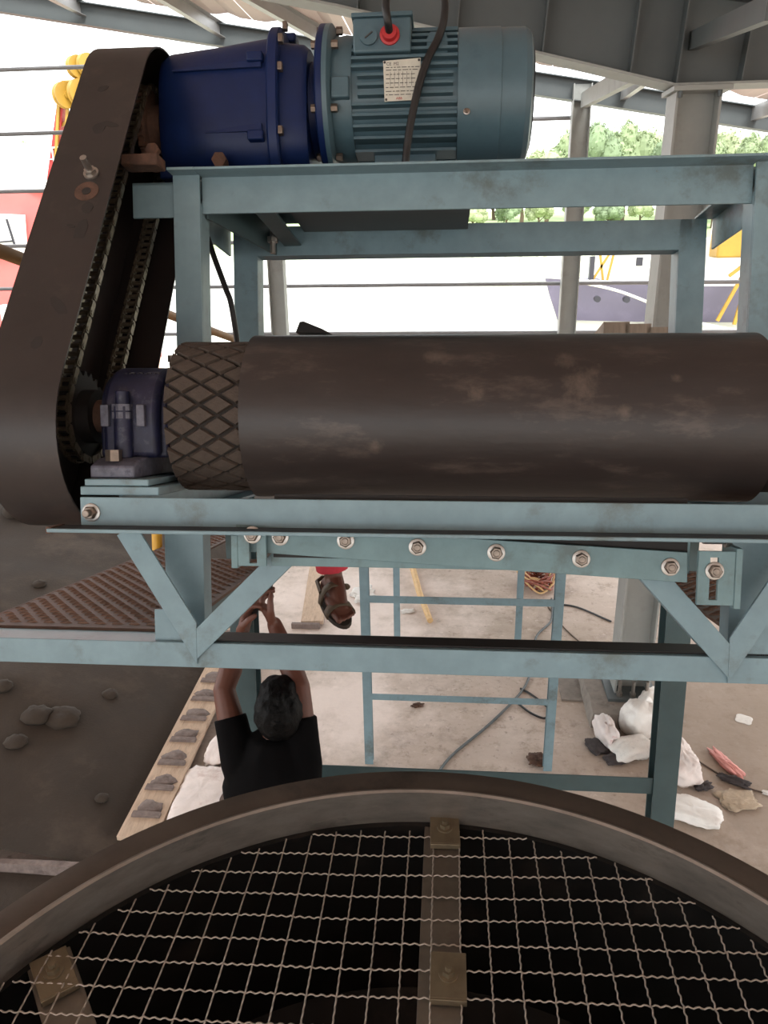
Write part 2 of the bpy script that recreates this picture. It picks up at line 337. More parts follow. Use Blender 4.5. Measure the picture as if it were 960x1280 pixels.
# near portal frame: deep haunched rafter on an H column
YN = 4.75
def nb(x): return 3.86 + (.236 * (1.16 - x) if x < 1.16 else 0)
def ntop(x): return 4.27 - .14 * (x - 1.2)
rf = thing('roof_rafter', 'deep dark grey steel rafter with stiffener plates above the motor', 'rafter', (1.29, YN, 3.86), 'w')
xs = [-7.5, -3, -.6, 1.16, 1.42, 3.4, 7.0]
def nbot(x): return nb(max(x, -.6)) + (.2 * (-.6 - x) if x < -.6 else 0) - (0 if x < 1.42 else 0)
def ntp(x): return max(ntop(x), nbot(x) + .32) if x < 2 else ntop(x)
web = MB()
for a, b in zip(xs[:-1], xs[1:]):
    za, zb = nbot(a), nbot(b); ta, tb = ntp(a), ntp(b)
    if a >= 1.42: za = 3.86 - .1 * 0; zb = 3.86 - .0
    web.add([(a, YN - .006, za), (b, YN - .006, zb), (b, YN - .006, tb), (a, YN - .006, ta), (a, YN + .006, za), (b, YN + .006, zb), (b, YN + .006, tb), (a, YN + .006, ta)],
            [(0, 1, 2, 3), (7, 6, 5, 4), (0, 4, 5, 1), (3, 2, 6, 7), (1, 5, 6, 2), (0, 3, 7, 4)])
part(rf, 'web', web, 'frame_grey', smooth=False)
bf = MB(); tf = MB()
for a, b in zip(xs[:-1], xs[1:]):
    za, zb = (nbot(a), nbot(b)) if a < 1.42 else (3.86, 3.86)
    for mbx, z0, z1, t in ((bf, za, zb, -.012), (tf, ntp(a), ntp(b), .012)):
        mbx.add([(a, YN - .1, z0), (b, YN - .1, z1), (b, YN + .1, z1), (a, YN + .1, z0), (a, YN - .1, z0 + t), (b, YN - .1, z1 + t), (b, YN + .1, z1 + t), (a, YN + .1, z0 + t)],
                [(0, 1, 2, 3), (7, 6, 5, 4), (0, 4, 5, 1), (3, 2, 6, 7), (1, 5, 6, 2), (0, 3, 7, 4)])
part(rf, 'bottom_flange', bf, 'col_grey', smooth=False); part(rf, 'top_flange', tf, 'frame_grey', smooth=False)
for x in (-.5, .02, .47, .93, 1.17, 1.5, 2.1):
    z0 = nbot(x) if x < 1.42 else 3.86; z1 = ntp(x) - .01
    mb = MB(); mb.add([(x - .004, YN - .09, z0), (x + .004, YN - .09, z0), (x + .004, YN - .005, z0), (x - .004, YN - .005, z0), (x + .02, YN - .09, z1), (x + .028, YN - .09, z1), (x + .028, YN - .005, z1), (x + .02, YN - .005, z1)],
                      [(0, 1, 2, 3), (7, 6, 5, 4), (0, 4, 5, 1), (3, 2, 6, 7), (1, 5, 6, 2), (0, 3, 7, 4)])
    part(rf, 'stiffener', mb, 'frame_grey', smooth=False)
cl = thing('steel_column', 'grey H-section steel column standing on a concrete pedestal', 'column', (1.29, YN, 0), 'w')
mb = MB(); mb.prism(ibeam_prof(.2, .235, .012, .008), (1.29, YN, .12), (1.29, YN, 3.83), (0, 1, 0), (1, 0, 0))
part(cl, 'shaft', mb, 'col_grey', smooth=False)
part(cl, 'cap_plate', MB().box(1.15, 1.45, YN - .13, YN + .13, 3.82, 3.845), 'col_grey', bevel=.002)
part(cl, 'base_plate', MB().box(1.12, 1.46, YN - .17, YN + .17, .10, .125), 'frame_grey', bevel=.002)
for sx in (-1, 0, 1):
    b = MB(); b.cyl((1.29 + sx * .09, YN - .125, .12), (1.29 + sx * .09, YN - .125, .24), .012, n=10); b.cyl((1.29 + sx * .09, YN - .125, .125), (1.29 + sx * .09, YN - .125, .15), .022, n=6)
    part(cl, 'anchor_bolt', b, 'steel')
for sx in (-1, 1):
    b = MB(); b.cyl((1.29 + sx * .10, YN - .11, 3.845), (1.29 + sx * .10, YN - .11, 3.79), .012, n=6)
    part(cl, 'cap_bolt', b, 'frame_grey')
pd = MB(); pv = []
mbp = MB()
ring0 = []; 
for zz, s_ in ((0, 1.08), (.05, 1.06), (.10, 1.0), (.102, .9)):
    rr = []
    for k in range(24):
        a = 2 * pi * k / 24; q = max(abs(cos(a)), abs(sin(a))); R_ = .27 / q * s_
        n_ = 1 + .06 * noise.noise((cos(a) * 2, sin(a) * 2, zz * 9))
        rr.append((1.27 + cos(a) * R_ * n_, YN - .04 + sin(a) * R_ * n_, zz))
    ring0.append(rr)
mbp.loft(ring0); single('column_pedestal', mbp, 'pedestal', 'rough concrete pedestal under the grey steel column', 'pedestal', (1.27, YN, 0), 'w')

# far frame: slender rafter, column, girts
YF = 9.2
mb = MB(); mb.prism(ibeam_prof(.14, .21, .01, .008), (-11, YF, 6.51), (6.5, YF, 3.60), (0, 1, 0), Vector((.164, 0, .986)))
single('roof_rafter', mb, 'frame_grey', 'slender far rafter sloping down behind the motor to the right', 'rafter', (-11, YF, 6.51), 'w', smooth=False)
fc = thing('steel_column', 'slim far grey column seen between the belt and the far rafter', 'column', (1.35, YF, 0), 'w')
mb = MB(); mb.prism(ibeam_prof(.14, .19, .01, .008), (1.35, YF - .02, -.1), (1.35, YF - .02, 4.52), (0, 1, 0), (1, 0, 0)); part(fc, 'shaft', mb, 'col_grey', smooth=False)
part(fc, 'foot_plate', MB().box(1.2, 1.5, YF - .15, YF + .13, 0, .02), 'frame_grey')
mb = MB(); mb.prism(ibeam_prof(.14, .16, .01, .008), (-1.76, 8.0, 0), (-1.74, 8.0, 2.98), (0, 1, 0), (1, 0, 0))
single('wind_post', mb, 'col_grey', 'short pale grey post seen behind the rear frame post', 'post', (-1.76, 8, 0), 'w', smooth=False)
mb = MB(); mb.bar((1.37, YF - .08, 4.36), (1.33, YN + .12, 4.12), .07, .14)
single('eave_strut', mb, 'col_grey', 'pale eave strut joining the far column to the near rafter', 'strut', (1.37, YF, 4.36), 'w', smooth=False)
mb = MB(); mb.bar((1.255, YN - .012, 4.065), (1.14, 3.3, 3.90), .05, .085)
single('tie_beam', mb, 'frame_grey', 'grey tie beam leaving the near rafter at the upper right corner', 'beam', (1.255, YN, 4.065), 'w', smooth=False)
for i, (z, lb) in enumerate([(4.86, 'highest thin grey girt rod behind the chain guard'), (4.22, 'second highest grey girt rod crossing the yellow crane'), (3.62, 'third girt rod, level with the red ship bulwark'),
                             (3.02, 'fourth girt rod, crossing the red hull'), (2.53, 'fifth girt rod, just above the grey ship bow'), (1.98, 'lowest girt rod, mostly behind the belt')]):
    x1 = 1.3 if i < 4 else 7
    single('girt_rod', MB().tube([(-11, YF + .1, z), (-5, YF + .1, z), (x1, YF + .1, z - (.02 if i > 3 else .0))], .022, 8), 'girt', lb, 'girt', (-11, YF + .1, z), 'w', 'girt rods of the open wall')

# ------------------------------------------------------------------ conveyor head: pulley, belt, frame
PX0, PX1 = -.555, .76
hp = thing('head_pulley', 'rubber-lagged conveyor head pulley with diamond tread showing left of the belt', 'pulley', (.1, 0, 0))
mb = MB(); mb.lathe([(0, .10), (.002, .150), (PX1 - PX0 - .002, .150), (PX1 - PX0, .10)], (PX0 + .004, 0, 0), (1, 0, 0), 64); part(hp, 'drum', mb, 'laggroove')
mb = MB(); mb.cyl((-.885, 0, 0), (.98, 0, 0), .036, n=32); mb.cyl((-.60, 0, 0), (PX0 - .005, 0, 0), .05, n=32); part(hp, 'shaft', mb, 'rust')
# each raised diamond of the lagging is its own pad
RW, RH, RB, RT = .036, .0225, .1495, .1575
def pad_mesh(x0, x1):
    mbp = MB(); g = .0032
    pts = [(-RW + g * 1.6, 0), (0, -RH + g), (RW - g * 1.6, 0), (0, RH - g)]
    if x0 is not None: pts = [(0.001, -RH + g), (RW - g * 1.6, 0), (0.001, RH - g)]
    k = len(pts); vs = []
    for (r, s_) in ((RB, 1.0), (RT, .86)):
        for (x, y) in pts:
            a = y * s_ / RT; vs.append((x * (s_ if x0 is None or x > .002 else 1), -r * cos(a), r * sin(a)))
    mbp.add(vs, [tuple(range(k))[::-1], tuple(range(k, 2 * k))] + [(i, (i + 1) % k, k + (i + 1) % k, k + i) for i in range(k)])
    return mbp.mesh('lagging_pad', M['lag'], smooth=False)
PAD, PADH = pad_mesh(None, None), pad_mesh(0, None)
NR = 46
for i in range(NR):
    a = 2 * pi * i / NR
    for x in ((PX0, PX0 + 2 * RW, PX0 + 4 * RW) if i % 2 == 0 else (PX0 + RW, PX0 + 3 * RW)):
        inst(hp, 'lagging_pad', PADH if x == PX0 else PAD, (x, 0, 0), Matrix.Rotation(a, 3, 'X'))

BX0, BX1, BR = -.402, .603, .17
def beltloop(r):
    p = [(9.2, r + .0)] + [(9.2 - k * .4, r) for k in range(1, 23)] + [(-r * sin(t), r * cos(t)) for t in [pi * k / 40 for k in range(0, 41)]] + [(k * .4, -r) for k in range(1, 23)] + [(9.2, -r)]
    p += [(9.2 + r * sin(t), -r * cos(t)) for t in [pi * k / 16 for k in range(1, 16)]]
    return p
ol, il = beltloop(BR), beltloop(BR - .010); n = len(ol); mb = MB(); vs = []
for (x, lp) in ((BX0, ol), (BX1, ol), (BX1, il), (BX0, il)): vs += [(x, a, b) for a, b in lp]
fs = []
for c in range(4):
    for k in range(n): fs.append((c * n + k, c * n + (k + 1) % n, ((c + 1) % 4) * n + (k + 1) % n, ((c + 1) % 4) * n + k))
mb.add(vs, fs); belt = single('conveyor_belt', mb, 'rubber', 'wide black rubber conveyor belt wrapped over the head pulley', 'belt', (0, 0, 0), smooth=True, ang=50)
# tail pulley and carrying idlers that hold the belt
mb = MB(); mb.cyl((-.5, 9.2, 0), (.7, 9.2, 0), .158, n=40); mb.cyl((-.7, 9.2, 0), (.8, 9.2, 0), .03, n=16)
single('tail_pulley', mb, 'black', 'tail pulley at the low far end of the conveyor', 'pulley', (.1, 9.2, 0))
for k in range(7):
    y = 1.15 + 1.15 * k
    mb = MB(); mb.cyl((-.47, y, .118), (.67, y, .118), .04, n=18); mb.cyl((-.63, y, .118), (.72, y, .118), .012, n=10)
    mb.box(-.64, -.60, y - .03, y + .03, -.13, .14); mb.box(.69, .73, y - .03, y + .03, -.13, .14)
    single('carrying_idler', mb, 'black', ('first', 'second', 'third', 'fourth', 'fifth', 'sixth', 'seventh')[k] + ' idler roller under the belt, counted from the head pulley', 'idler', (.1, y, -.1), group='carrying idlers along the conveyor')

for sx, lb in ((-1, 'left teal channel stringer of the conveyor under the bearing'), (1, 'right teal channel stringer of the conveyor behind the belt edge')):
    xo = -.665 if sx < 0 else .745
    mb = MB(); mb.prism([(a * (1 if sx < 0 else -1), b) for a, b in chan_prof(.06, .1, .007)], (xo, -.12, -.235), (xo, 9.4, -.235), (1, 0, 0), (0, 0, 1))
    single('stringer', mb, 'teal', lb, 'beam', (xo, -.12, -.235), smooth=False)

# front bearing beam: L angle with its lip toward the camera
bb = thing('bearing_beam', 'long light teal angle beam crossing in front of the belt', 'beam', (0, -.2, -.2))
part(bb, 'web', MB().box(-.705, 1.0, -.206, -.198, -.213, -.1575), 'teal', bevel=.0015)
part(bb, 'lip', MB().box(-.745, 1.0, -.262, -.199, -.2195, -.2125), 'teal', bevel=.0015)
part(bb, 'lip_dark_strip', MB().box(-.735, 1.0, -.2575, -.2065, -.2124, -.2116), 'tar_and_dark')  # thin dark strip laid along the upper face of the lip
part(bb, 'back_leg', MB().box(-.70, 1.0, -.197, -.185, -.213, -.205), 'teal')
inst(bb, 'bolt', BOLT_STUB, (-.683, -.2062, -.187))
part(bb, 'end_tab', MB().box(-.748, -.738, -.258, -.205, -.222, -.210), 'rust')

# shim plates and bearing
for (x0, x1, z0, z1, lb) in ((-.712, -.555, -.155, -.138, 'lower thick teal shim plate lying on the angle beam'), (-.703, -.575, -.1365, -.1235, 'upper thin teal shim plate directly under the blue bearing')):
    mb = MB(); y0 = -.19
    mb.box(x0, x1, y0, .20, z0, z1)
    single('shim_plate', mb, 'teal', lb, 'plate', ((x0 + x1) / 2, 0, z0), bevel=.002)
pb = thing('pillow_block_bearing', 'dark blue pillow block bearing holding the left pulley shaft', 'bearing', (-.645, 0, -.1235))
def rrect(hw, hd, r, k=5):
    p = []
    for cx, cy, a0 in ((hw - r, hd - r, 0), (-hw + r, hd - r, 90), (-hw + r, -hd + r, 180), (hw - r, -hd + r, 270)):
        for i in range(k + 1):
            a = radians(a0 + 90 * i / k); p.append((cx + r * cos(a), cy + r * sin(a)))
    return p
# base foot: long axis across the shaft, chamfered top ends
base = MB(); base.prism([(-.172, 0), (.172, 0), (.172, .024), (.135, .038), (.08, .042), (-.08, .042), (-.135, .038), (-.172, .024)], (-.70, 0, -.1235), (-.61, 0, -.1235), (0, 1, 0), (0, 0, 1))
part(pb, 'base', base, 'bearing_grey', bevel=.004)
hs = MB(); prof = []
R_ = .108
pts = [(-R_, -.085)] + [(R_ * cos(t), R_ * sin(t) * .96) for t in [pi - pi * k / 24 for k in range(25)]] + [(R_, -.085)]
hs.prism(pts, (-.702, 0, 0), (-.585, 0, 0), (0, 1, 0), (0, 0, 1)); part(pb, 'housing', hs, 'bluedust', bevel=.012)
cr = MB(); cr.prism([(x * .8, z * .86 if z > 0 else z) for x, z in pts], (-.715, 0, 0), (-.572, 0, 0), (0, 1, 0), (0, 0, 1)); part(pb, 'seal_ring', cr, 'bluedust', bevel=.006)
for yy in (-.112, .112):
    c = MB(); c.cyl((-.655, yy, -.085), (-.655, yy, .02), .0185, n=20); c.cyl((-.655, yy, .02), (-.655, yy, .05), .014, n=20)
    cap = part(pb, 'cap_bolt_boss', c, 'bluedust', bevel=.002)
    w = MB()
    for zz in (-.006, .010): w.cyl((-.655, yy, zz), (-.655, yy, zz + .013), .021, n=6)
    part(pb, 'nut', w, 'bearing_grey', parent=cap)
    for xx in (-.692, -.617):
        q = MB(); q.box(xx - .0085, xx + .0085, yy - .006, yy + .012, -.022, .022); part(pb, 'flange_bolt', q, 'bearing_grey', bevel=.002)
for yy in (-.15, .15):
    c = MB(); c.cyl((-.66, yy, -.09), (-.66, yy, -.068), .016, n=6); part(pb, 'foot_bolt', c, 'nutgrey')
k = 0                                                       # illegible paint-pen strokes on the cap
st = MB()
for i in range(9):
    x = -.668 + i * .0088; y = -.055; z = sqrt(R_ ** 2 - y ** 2) * .96 + .0022
    dx = random.uniform(-.003, .003)
    st.bar((x, y - .006, z - .004), (x + dx + .002, y + .012, z + .0005), .0022, .0012)
    if i % 2: st.bar((x, y, z - .002), (x + .006, y + .002, z - .0012), .002, .0012)
part(pb, 'pen_marks', st, 'ink')
c = MB(); c.cyl((-.598, .02, .095), (-.598, .02, .125), .006, n=8); c.cyl((-.598, .02, .118), (-.598, .02, .132), .010, n=8); part(pb, 'grease_nipple', c, 'steel')

# the far-side bearing just past the right picture edge, a copy with its parts and shims
def copy_tree(o, parent=None):
    c = o.copy(); col.objects.link(c); c.parent = parent
    for ch in list(o.children): copy_tree(ch, c)
    return c
pb2 = copy_tree(pb); pb2.matrix_world = MM @ Matrix.Translation((.845, 0, -.1235)); pb2['label'] = 'dark blue pillow block bearing on the right shaft end beyond the belt'
for nm, zz, lb in (('shim_plate', -.155, 'lower teal shim plate under the right bearing'), ('shim_plate.001', -.1365, 'upper teal shim plate under the right bearing')):
    c = bpy.data.objects[nm].copy(); col.objects.link(c); c.matrix_world = MM @ Matrix.Translation((.845, 0, zz)); c['label'] = lb

# ------------------------------------------------------------------ motor frame
mf = thing('motor_frame', 'teal welded angle-iron frame carrying the gear motor', 'frame', (0, .48, -.1))
FX0, FX1 = -.67, .757
fb = MB(); fb.prism([(0, 0), (.008, 0), (.008, .085), (.008, .091), (-.06, .091), (-.06, .085), (0, .085)], (FX0 + .065, .272, .497), (FX1 - .065, .272, .497), (0, 1, 0), (0, 0, 1)); part(mf, 'front_beam', fb, 'teal', smooth=False, bevel=.0015)
part(mf, 'corner_lip', MB().box(FX0, FX0 + .0645, .212, .251, .5821, .588), 'teal'); part(mf, 'corner_lip', MB().box(FX1 - .0645, FX1, .212, .251, .5821, .588), 'teal')
rb = MB(); rb.prism(angle_prof(.06, .085, .007), (FX0 + .07, .70, .49), (FX1 - .07, .70, .49), (0, 1, 0), (0, 0, 1)); part(mf, 'rear_beam', rb, 'teal', smooth=False, bevel=.0015)
for sx in (0, 1):
    x = FX0 + .006 if sx == 0 else FX1 - .012
    s_ = MB(); s_.box(x, x + .007, .285, .71, .492, .582); s_.box(x - (0 if sx == 0 else .05), x + (.055 if sx == 0 else .007), .285, .71, .575, .582)
    part(mf, 'side_beam', s_, 'teal', smooth=False, bevel=.0015)
    # posts: angle sections
    xa, xb = (FX0, FX0 + .066) if sx == 0 else (FX1 - .066, FX1)
    p_ = MB()
    p_.box(xa, xb, .252, .260, -.135, .588)
    if sx == 0: p_.box(xb - .008, xb, .2605, .325, -.135, .52)
    else: p_.box(xa, xa + .008, .2605, .325, -.135, .52)
    part(mf, 'post', p_, 'teal', smooth=False, bevel=.0015)
    xa, xb = (-.648, -.575) if sx == 0 else (.652, .728)
    p_ = MB(); p_.box(xa, xb, .70, .708, -.135, .575)
    if sx == 0: p_.box(xb - .008, xb, .7085, .775, -.135, .575)
    else: p_.box(xa, xa + .008, .7085, .775, -.135, .575)
    part(mf, 'post', p_, 'teal', smooth=False, bevel=.0015)
st = MB(); st.box(-.775, FX0, .262, .270, .487, .57); st.box(-.775, FX0, .262, .30, .563, .57); part(mf, 'stub_bracket', st, 'teal', bevel=.0015)
part(mf, 'motor_plate', MB().box(-.62, .055, .29, .70, .590, .604), 'teal_dark', bevel=.002)
ch = MB(); ch.prism(chan_prof(.05, .07, .006), (-.49, .30, .515), (-.49, .69, .515), (1, 0, 0), (0, 0, 1)); part(mf, 'cross_member', ch, 'teal_dark', smooth=False)
part(mf, 'under_plate', MB().box(-.43, .05, .40, .69, .555, .565), 'frame_grey')
gs = MB(); gs.add([(-.60, .29, .575), (-.60, .29, .49), (-.52, .69, .49), (-.52, .69, .575), (-.594, .29, .575), (-.594, .29, .49), (-.514, .69, .49), (-.514, .69, .575)],
                   [(0, 1, 2, 3), (7, 6, 5, 4), (0, 4, 5, 1), (3, 2, 6, 7), (1, 5, 6, 2), (0, 3, 7, 4)]); part(mf, 'diagonal_member', gs, 'teal_dark', smooth=False)
b = MB(); b.cyl((-.505, .60, .59), (-.505, .60, .475), .008, n=10); b.cyl((-.505, .60, .52), (-.505, .60, .505), .016, n=6); part(mf, 'hold_down_bolt', b, 'steel')

# ------------------------------------------------------------------ gear motor
gm = thing('gear_motor', 'teal electric motor bolted to a dark blue helical gearbox', 'motor', (-.25, .5, .604))
AX, AZ = .5, .835
def sup(x, hw, zt, zb, e=3.2, k=40, cy=AX):
    r = []; cz = (zt + zb) / 2; hh = (zt - zb) / 2
    for i in range(k):
        a = 2 * pi * i / k; c_, s_ = cos(a), sin(a)
        r.append((x, cy + hw * math.copysign(abs(c_) ** (2 / e), c_), cz + hh * math.copysign(abs(s_) ** (2 / e), s_)))
    return r
g = MB(); g.loft([sup(-.748, .105, .905, .655), sup(-.745, .125, .935, .632), sup(-.72, .142, .945, .625), sup(-.60, .152, .955, .618), sup(-.49, .160, .968, .612), sup(-.455, .160, .972, .610)]); hz = part(gm, 'gearbox_housing', g, 'blue', ang=45)
for zz, x0, x1 in ((.865, -.70, -.47), (.715, -.62, -.47)):      # casting ribs on the near face
    r_ = MB(); r_.add([(x0, .352, zz), (x0, .352, zz + .004), (x1, .333, zz + .014), (x1, .333, zz - .004), (x0, .37, zz), (x0, .37, zz + .004), (x1, .37, zz + .014), (x1, .37, zz - .004)],
                         [(0, 1, 2, 3), (7, 6, 5, 4), (0, 4, 5, 1), (3, 2, 6, 7), (1, 5, 6, 2), (0, 3, 7, 4)]); part(gm, 'casting_rib', r_, 'blue', parent=hz)
for zz in (.70, .885):
    r_ = MB(); r_.box(-.505, -.465, .326, .36, zz - .012, zz + .012); part(gm, 'bolt_boss', r_, 'blue', parent=hz, bevel=.004)
ft = MB(); ft.box(-.735, -.40, .34, .66, .604, .626); part(gm, 'gearbox_foot', ft, 'blue', bevel=.004)
b = MB(); b.cyl((-.575, .338, .64), (-.575, .318, .64), .019, n=6); b.cyl((-.575, .36, .64), (-.575, .338, .64), .014, n=12); part(gm, 'drain_plug', b, 'rust')
fl = MB(); fl.loft([sup(-.457, .172, .988, .602), sup(-.452, .178, .994, .600), sup(-.432, .178, .994, .600), sup(-.428, .172, .988, .602)]); part(gm, 'gearbox_flange', fl, 'blue', ang=30)
lug = MB(); lug.prism([(-.03, 0), (.03, 0), (.022, .025), (-.022, .025)], (-.458, .5, .985), (-.41, .5, .985), (0, 1, 0), (0, 0, 1)); part(gm, 'lifting_boss', lug, 'blue', bevel=.006)
s2 = MB(); s2.loft([sup(-.43, .150, .962, .628), sup(-.375, .148, .955, .632), sup(-.362, .140, .945, .640)]); part(gm, 'input_housing', s2, 'blue', ang=40)
nk = MB(); nk.lathe([(0, .118), (.035, .110)], (-.364, AX, AZ - .02), (1, 0, 0)); part(gm, 'neck', nk, 'blue')
f1 = MB(); f1.lathe([(0, .176), (.004, .182), (.018, .182)], (-.337, AX, AZ), (1, 0, 0), 56); part(gm, 'adapter_flange', f1, 'blue')
f2 = MB(); f2.lathe([(0, .182), (.012, .182), (.02, .170)], (-.3185, AX, AZ), (1, 0, 0), 56); part(gm, 'motor_flange', f2, 'motor')
es = MB(); es.lathe([(0, .150), (.03, .155), (.05, .152)], (-.299, AX, AZ), (1, 0, 0), 56); part(gm, 'end_shield', es, 'motor')
part(gm, 'shield_block', MB().box(-.297, -.252, .335, .38, .785, .835), 'motor', bevel=.004)
cb = MB(); cb.lathe([(0, .146), (.27, .146)], (-.25, AX, AZ), (1, 0, 0), 56); part(gm, 'motor_body', cb, 'motor')
for k in range(14):                                              # horizontal cooling fins, near side and far side
    z = -.147 + k * .021; rr = .165
    y = sqrt(max(rr ** 2 - z ** 2, .004)); yi = sqrt(max(.140 ** 2 - z ** 2, .0002)) if abs(z) < .139 else .02
    f_ = .0033
    for s_ in (-1, 1):
        fn = MB(); a, b_ = (AX - y, AX - yi + .012) if s_ < 0 else (AX + yi - .012, AX + y)
        x0 = -.247 if k not in (5, 6, 7) else -.232
        fn.box(x0, .012 if k not in (5, 6, 7) else .002, a, b_, AZ + z - f_, AZ + z + f_); part(gm, 'fin', fn, 'motor')
for k in range(5):
    y = -.06 + k * .03; fn = MB(); fn.box(-.09 if abs(y) < .05 else -.247, .012, AX + y - .003, AX + y + .003, AZ + .10, AZ + sqrt(.164 ** 2 - y ** 2)); part(gm, 'fin', fn, 'motor')
fc_ = MB(); fc_.lathe([(0, .140), (.0, .162), (.105, .162), (.106, .1595), (.165, .1595), (.178, .153), (.184, .14)], (.014, AX, AZ), (1, 0, 0), 64); fco = part(gm, 'fan_cowl', fc_, 'motor', ang=25)
gr = MB()
for r_ in (.04, .07, .10, .125): gr.tube([(.1995, AX + r_ * cos(t), AZ + r_ * sin(t)) for t in [2 * pi * i / 32 for i in range(32)]], .003, 6, closed=True)
part(gm, 'grille_ring', gr, 'black', parent=fco)
b = bolt_mesh(.0062, .004, True); inst(gm, 'cowl_screw', b, (.036, .3605, .752))
fo = MB(); fo.box(-.22, -.02, .40, .60, .604, .622); fo.box(-.20, -.04, .45, .55, .6215, .705); part(gm, 'motor_foot', fo, 'motor', bevel=.003)
# terminal box with red gland
tb = MB(); tb.box(-.242, -.101, .335, .50, .886, .966); tbo = part(gm, 'terminal_box', tb, 'motor', bevel=.005)
part(gm, 'box_lid', MB().box(-.246, -.097, .331, .504, .966, .976), 'motor', parent=tbo, bevel=.002)
pg = MB(); pg.cyl((-.203, .336, .921), (-.203, .328, .921), .021, n=28); part(gm, 'blanking_plug', pg, 'motor', parent=tbo)
pg = MB(); pg.bar((-.212, .327, .915), (-.194, .327, .929), .003, .003); part(gm, 'plug_slot', pg, 'ink', parent=tbo)
gl = MB(); gl.lathe([(0, .024), (.006, .024), (.008, .019), (.020, .017), (.021, .0115)], (-.152, .336, .923), (0, -1, 0), 28); part(gm, 'cable_gland', gl, 'red', parent=tbo, label='red cable gland')
lg = MB(); lg.prism([(-.026, 0), (.026, 0), (.026, .05), (.018, .066), (-.018, .066), (-.026, .05)], (-.038, .36, .875), (-.038, .385, .875), (1, 0, 0), (0, 0, 1)); part(gm, 'lifting_lug', lg, 'motor', bevel=.003)
# rating plate
np_ = MB(); np_.add([(-.168, .3335, .864), (-.164, .3335, .770), (-.078, .3335, .772), (-.077, .3335, .868), (-.168, .3355, .864), (-.164, .3355, .770), (-.078, .3355, .772), (-.077, .3355, .868)],
                   [(0, 1, 2, 3), (7, 6, 5, 4), (0, 4, 5, 1), (3, 2, 6, 7), (1, 5, 6, 2), (0, 3, 7, 4)]); npo = part(gm, 'rating_plate', np_, 'plate')
def text_part(root, name, s, size, loc, m, parent):
    cu = bpy.data.curves.new(name, 'FONT'); cu.body = s; cu.size = size; cu.extrude = .0002
    o = bpy.data.objects.new(name, cu); me = bpy.data.meshes.new_from_object(o); bpy.data.objects.remove(o); me.materials.append(M[m]); me.name = name
    q = bpy.data.objects.new(name, me); col.objects.link(q); q.parent = parent; q.location = Vector(loc) - BASE[root.name]; q.rotation_euler = (pi / 2, 0, 0)
    return q
text_part(gm, 'plate_lettering', 'CE  M2', .010, (-.160, .3330, .853), 'ink', npo)
text_part(gm, 'maker_lettering', 'ABB', .0085, (-.136, .3330, .7735), 'redink', npo)
tl = MB()
for z in (.848, .842, .832, .822, .812, .802, .793, .785):
    x = -.161
    while x < -.09:
        w = random.uniform(.004, .014); tl.box(x, x + w, .3328, .3334, z - .0007, z + .0007); x += w + .003
for x in (-.150, -.140, -.130, -.120, -.110, -.098): tl.box(x - .0004, x + .0004, .3328, .3334, .805, .838)
part(gm, 'rating_table', tl, 'ink', parent=npo)
for (x, z) in ((-.164, .860), (-.081, .863), (-.160, .774), (-.082, .776)):
    r_ = MB(); r_.cyl((x, .3336, z), (x, .3315, z), .0028, n=10); part(gm, 'rivet', r_, 'ink', parent=npo)
for (x, yy, z) in ((-.428, .346, .93), (-.428, .335, .86), (-.428, .335, .71), (-.428, .40, .985)):
    b = MB(); b.box(x, x + .012, yy - .008, yy + .01, z - .010, z + .010); part(gm, 'flange_bolt', b, 'nutgrey', bevel=.002)
for a in (150, 205, 110, 250):
    y, z = AX + .165 * cos(radians(a)), AZ + .165 * sin(radians(a))
    part(gm, 'flange_bolt', MB().cyl((-.298, y, z), (-.282, y, z), .010, n=6), 'nutgrey'); part(gm, 'flange_bolt', MB().cyl((-.337, y, z), (-.348, y, z), .010, n=6), 'nutgrey')
# output shaft and sprocket
SU, SL = (.455, .765), (0.0, 0.0)
sh = MB(); sh.cyl((-.85, SU[0], SU[1]), (-.745, SU[0], SU[1]), .03, n=24); part(gm, 'output_shaft', sh, 'rust')
def sprocket(c, r, x0, x1, teeth, hub):
    mbs = MB(); pr = []
    for i in range(teeth * 4):
        a = 2 * pi * i / (teeth * 4); rr = r - .004 if i % 4 in (0, 1) else r + .006; pr.append((rr * cos(a), rr * sin(a)))
    mbs.prism(pr, (x0, c[0], c[1]), (x1, c[0], c[1]), (0, 1, 0), (0, 0, 1)); mbs.cyl((x0 - .02, c[0], c[1]), (x1 + .03, c[0], c[1]), hub, n=28); return mbs
part(gm, 'output_sprocket', sprocket(SU, .098, -.801, -.785, 24, .06), 'rust')
part(hp, 'driven_sprocket', sprocket(SL, .092, -.801, -.785, 23, .058), 'black')

# ------------------------------------------------------------------ chain
cr_, cl_ = .1, .094
d = Vector((SU[0] - SL[0], SU[1] - SL[1])); L0 = d.length; ang0 = atan2(d.y, d.x)
path = []
def arc(c, r, a0, a1, k):
    for i in range(k): a = a0 + (a1 - a0) * i / (k - 1); path.append((c[0] + r * cos(a), c[1] + r * sin(a)))
arc(SU, cr_, ang0 - pi / 2, ang0 + pi / 2, 40); arc(SL, cl_, ang0 + pi / 2, ang0 + 3 * pi / 2, 40); path.append(path[0])
seg = [hypot(path[i + 1][0] - path[i][0], path[i + 1][1] - path[i][1]) for i in range(len(path) - 1)]; tot = sum(seg)
NL = int(tot / .0215) // 2 * 2; pit = tot / NL
def on_path(s_):
    s_ %= tot
    for i, L_ in enumerate(seg):
        if s_ <= L_: f = s_ / L_; return Vector((path[i][0] + (path[i + 1][0] - path[i][0]) * f, path[i][1] + (path[i + 1][1] - path[i][1]) * f))
        s_ -= L_
    return Vector(path[-1])
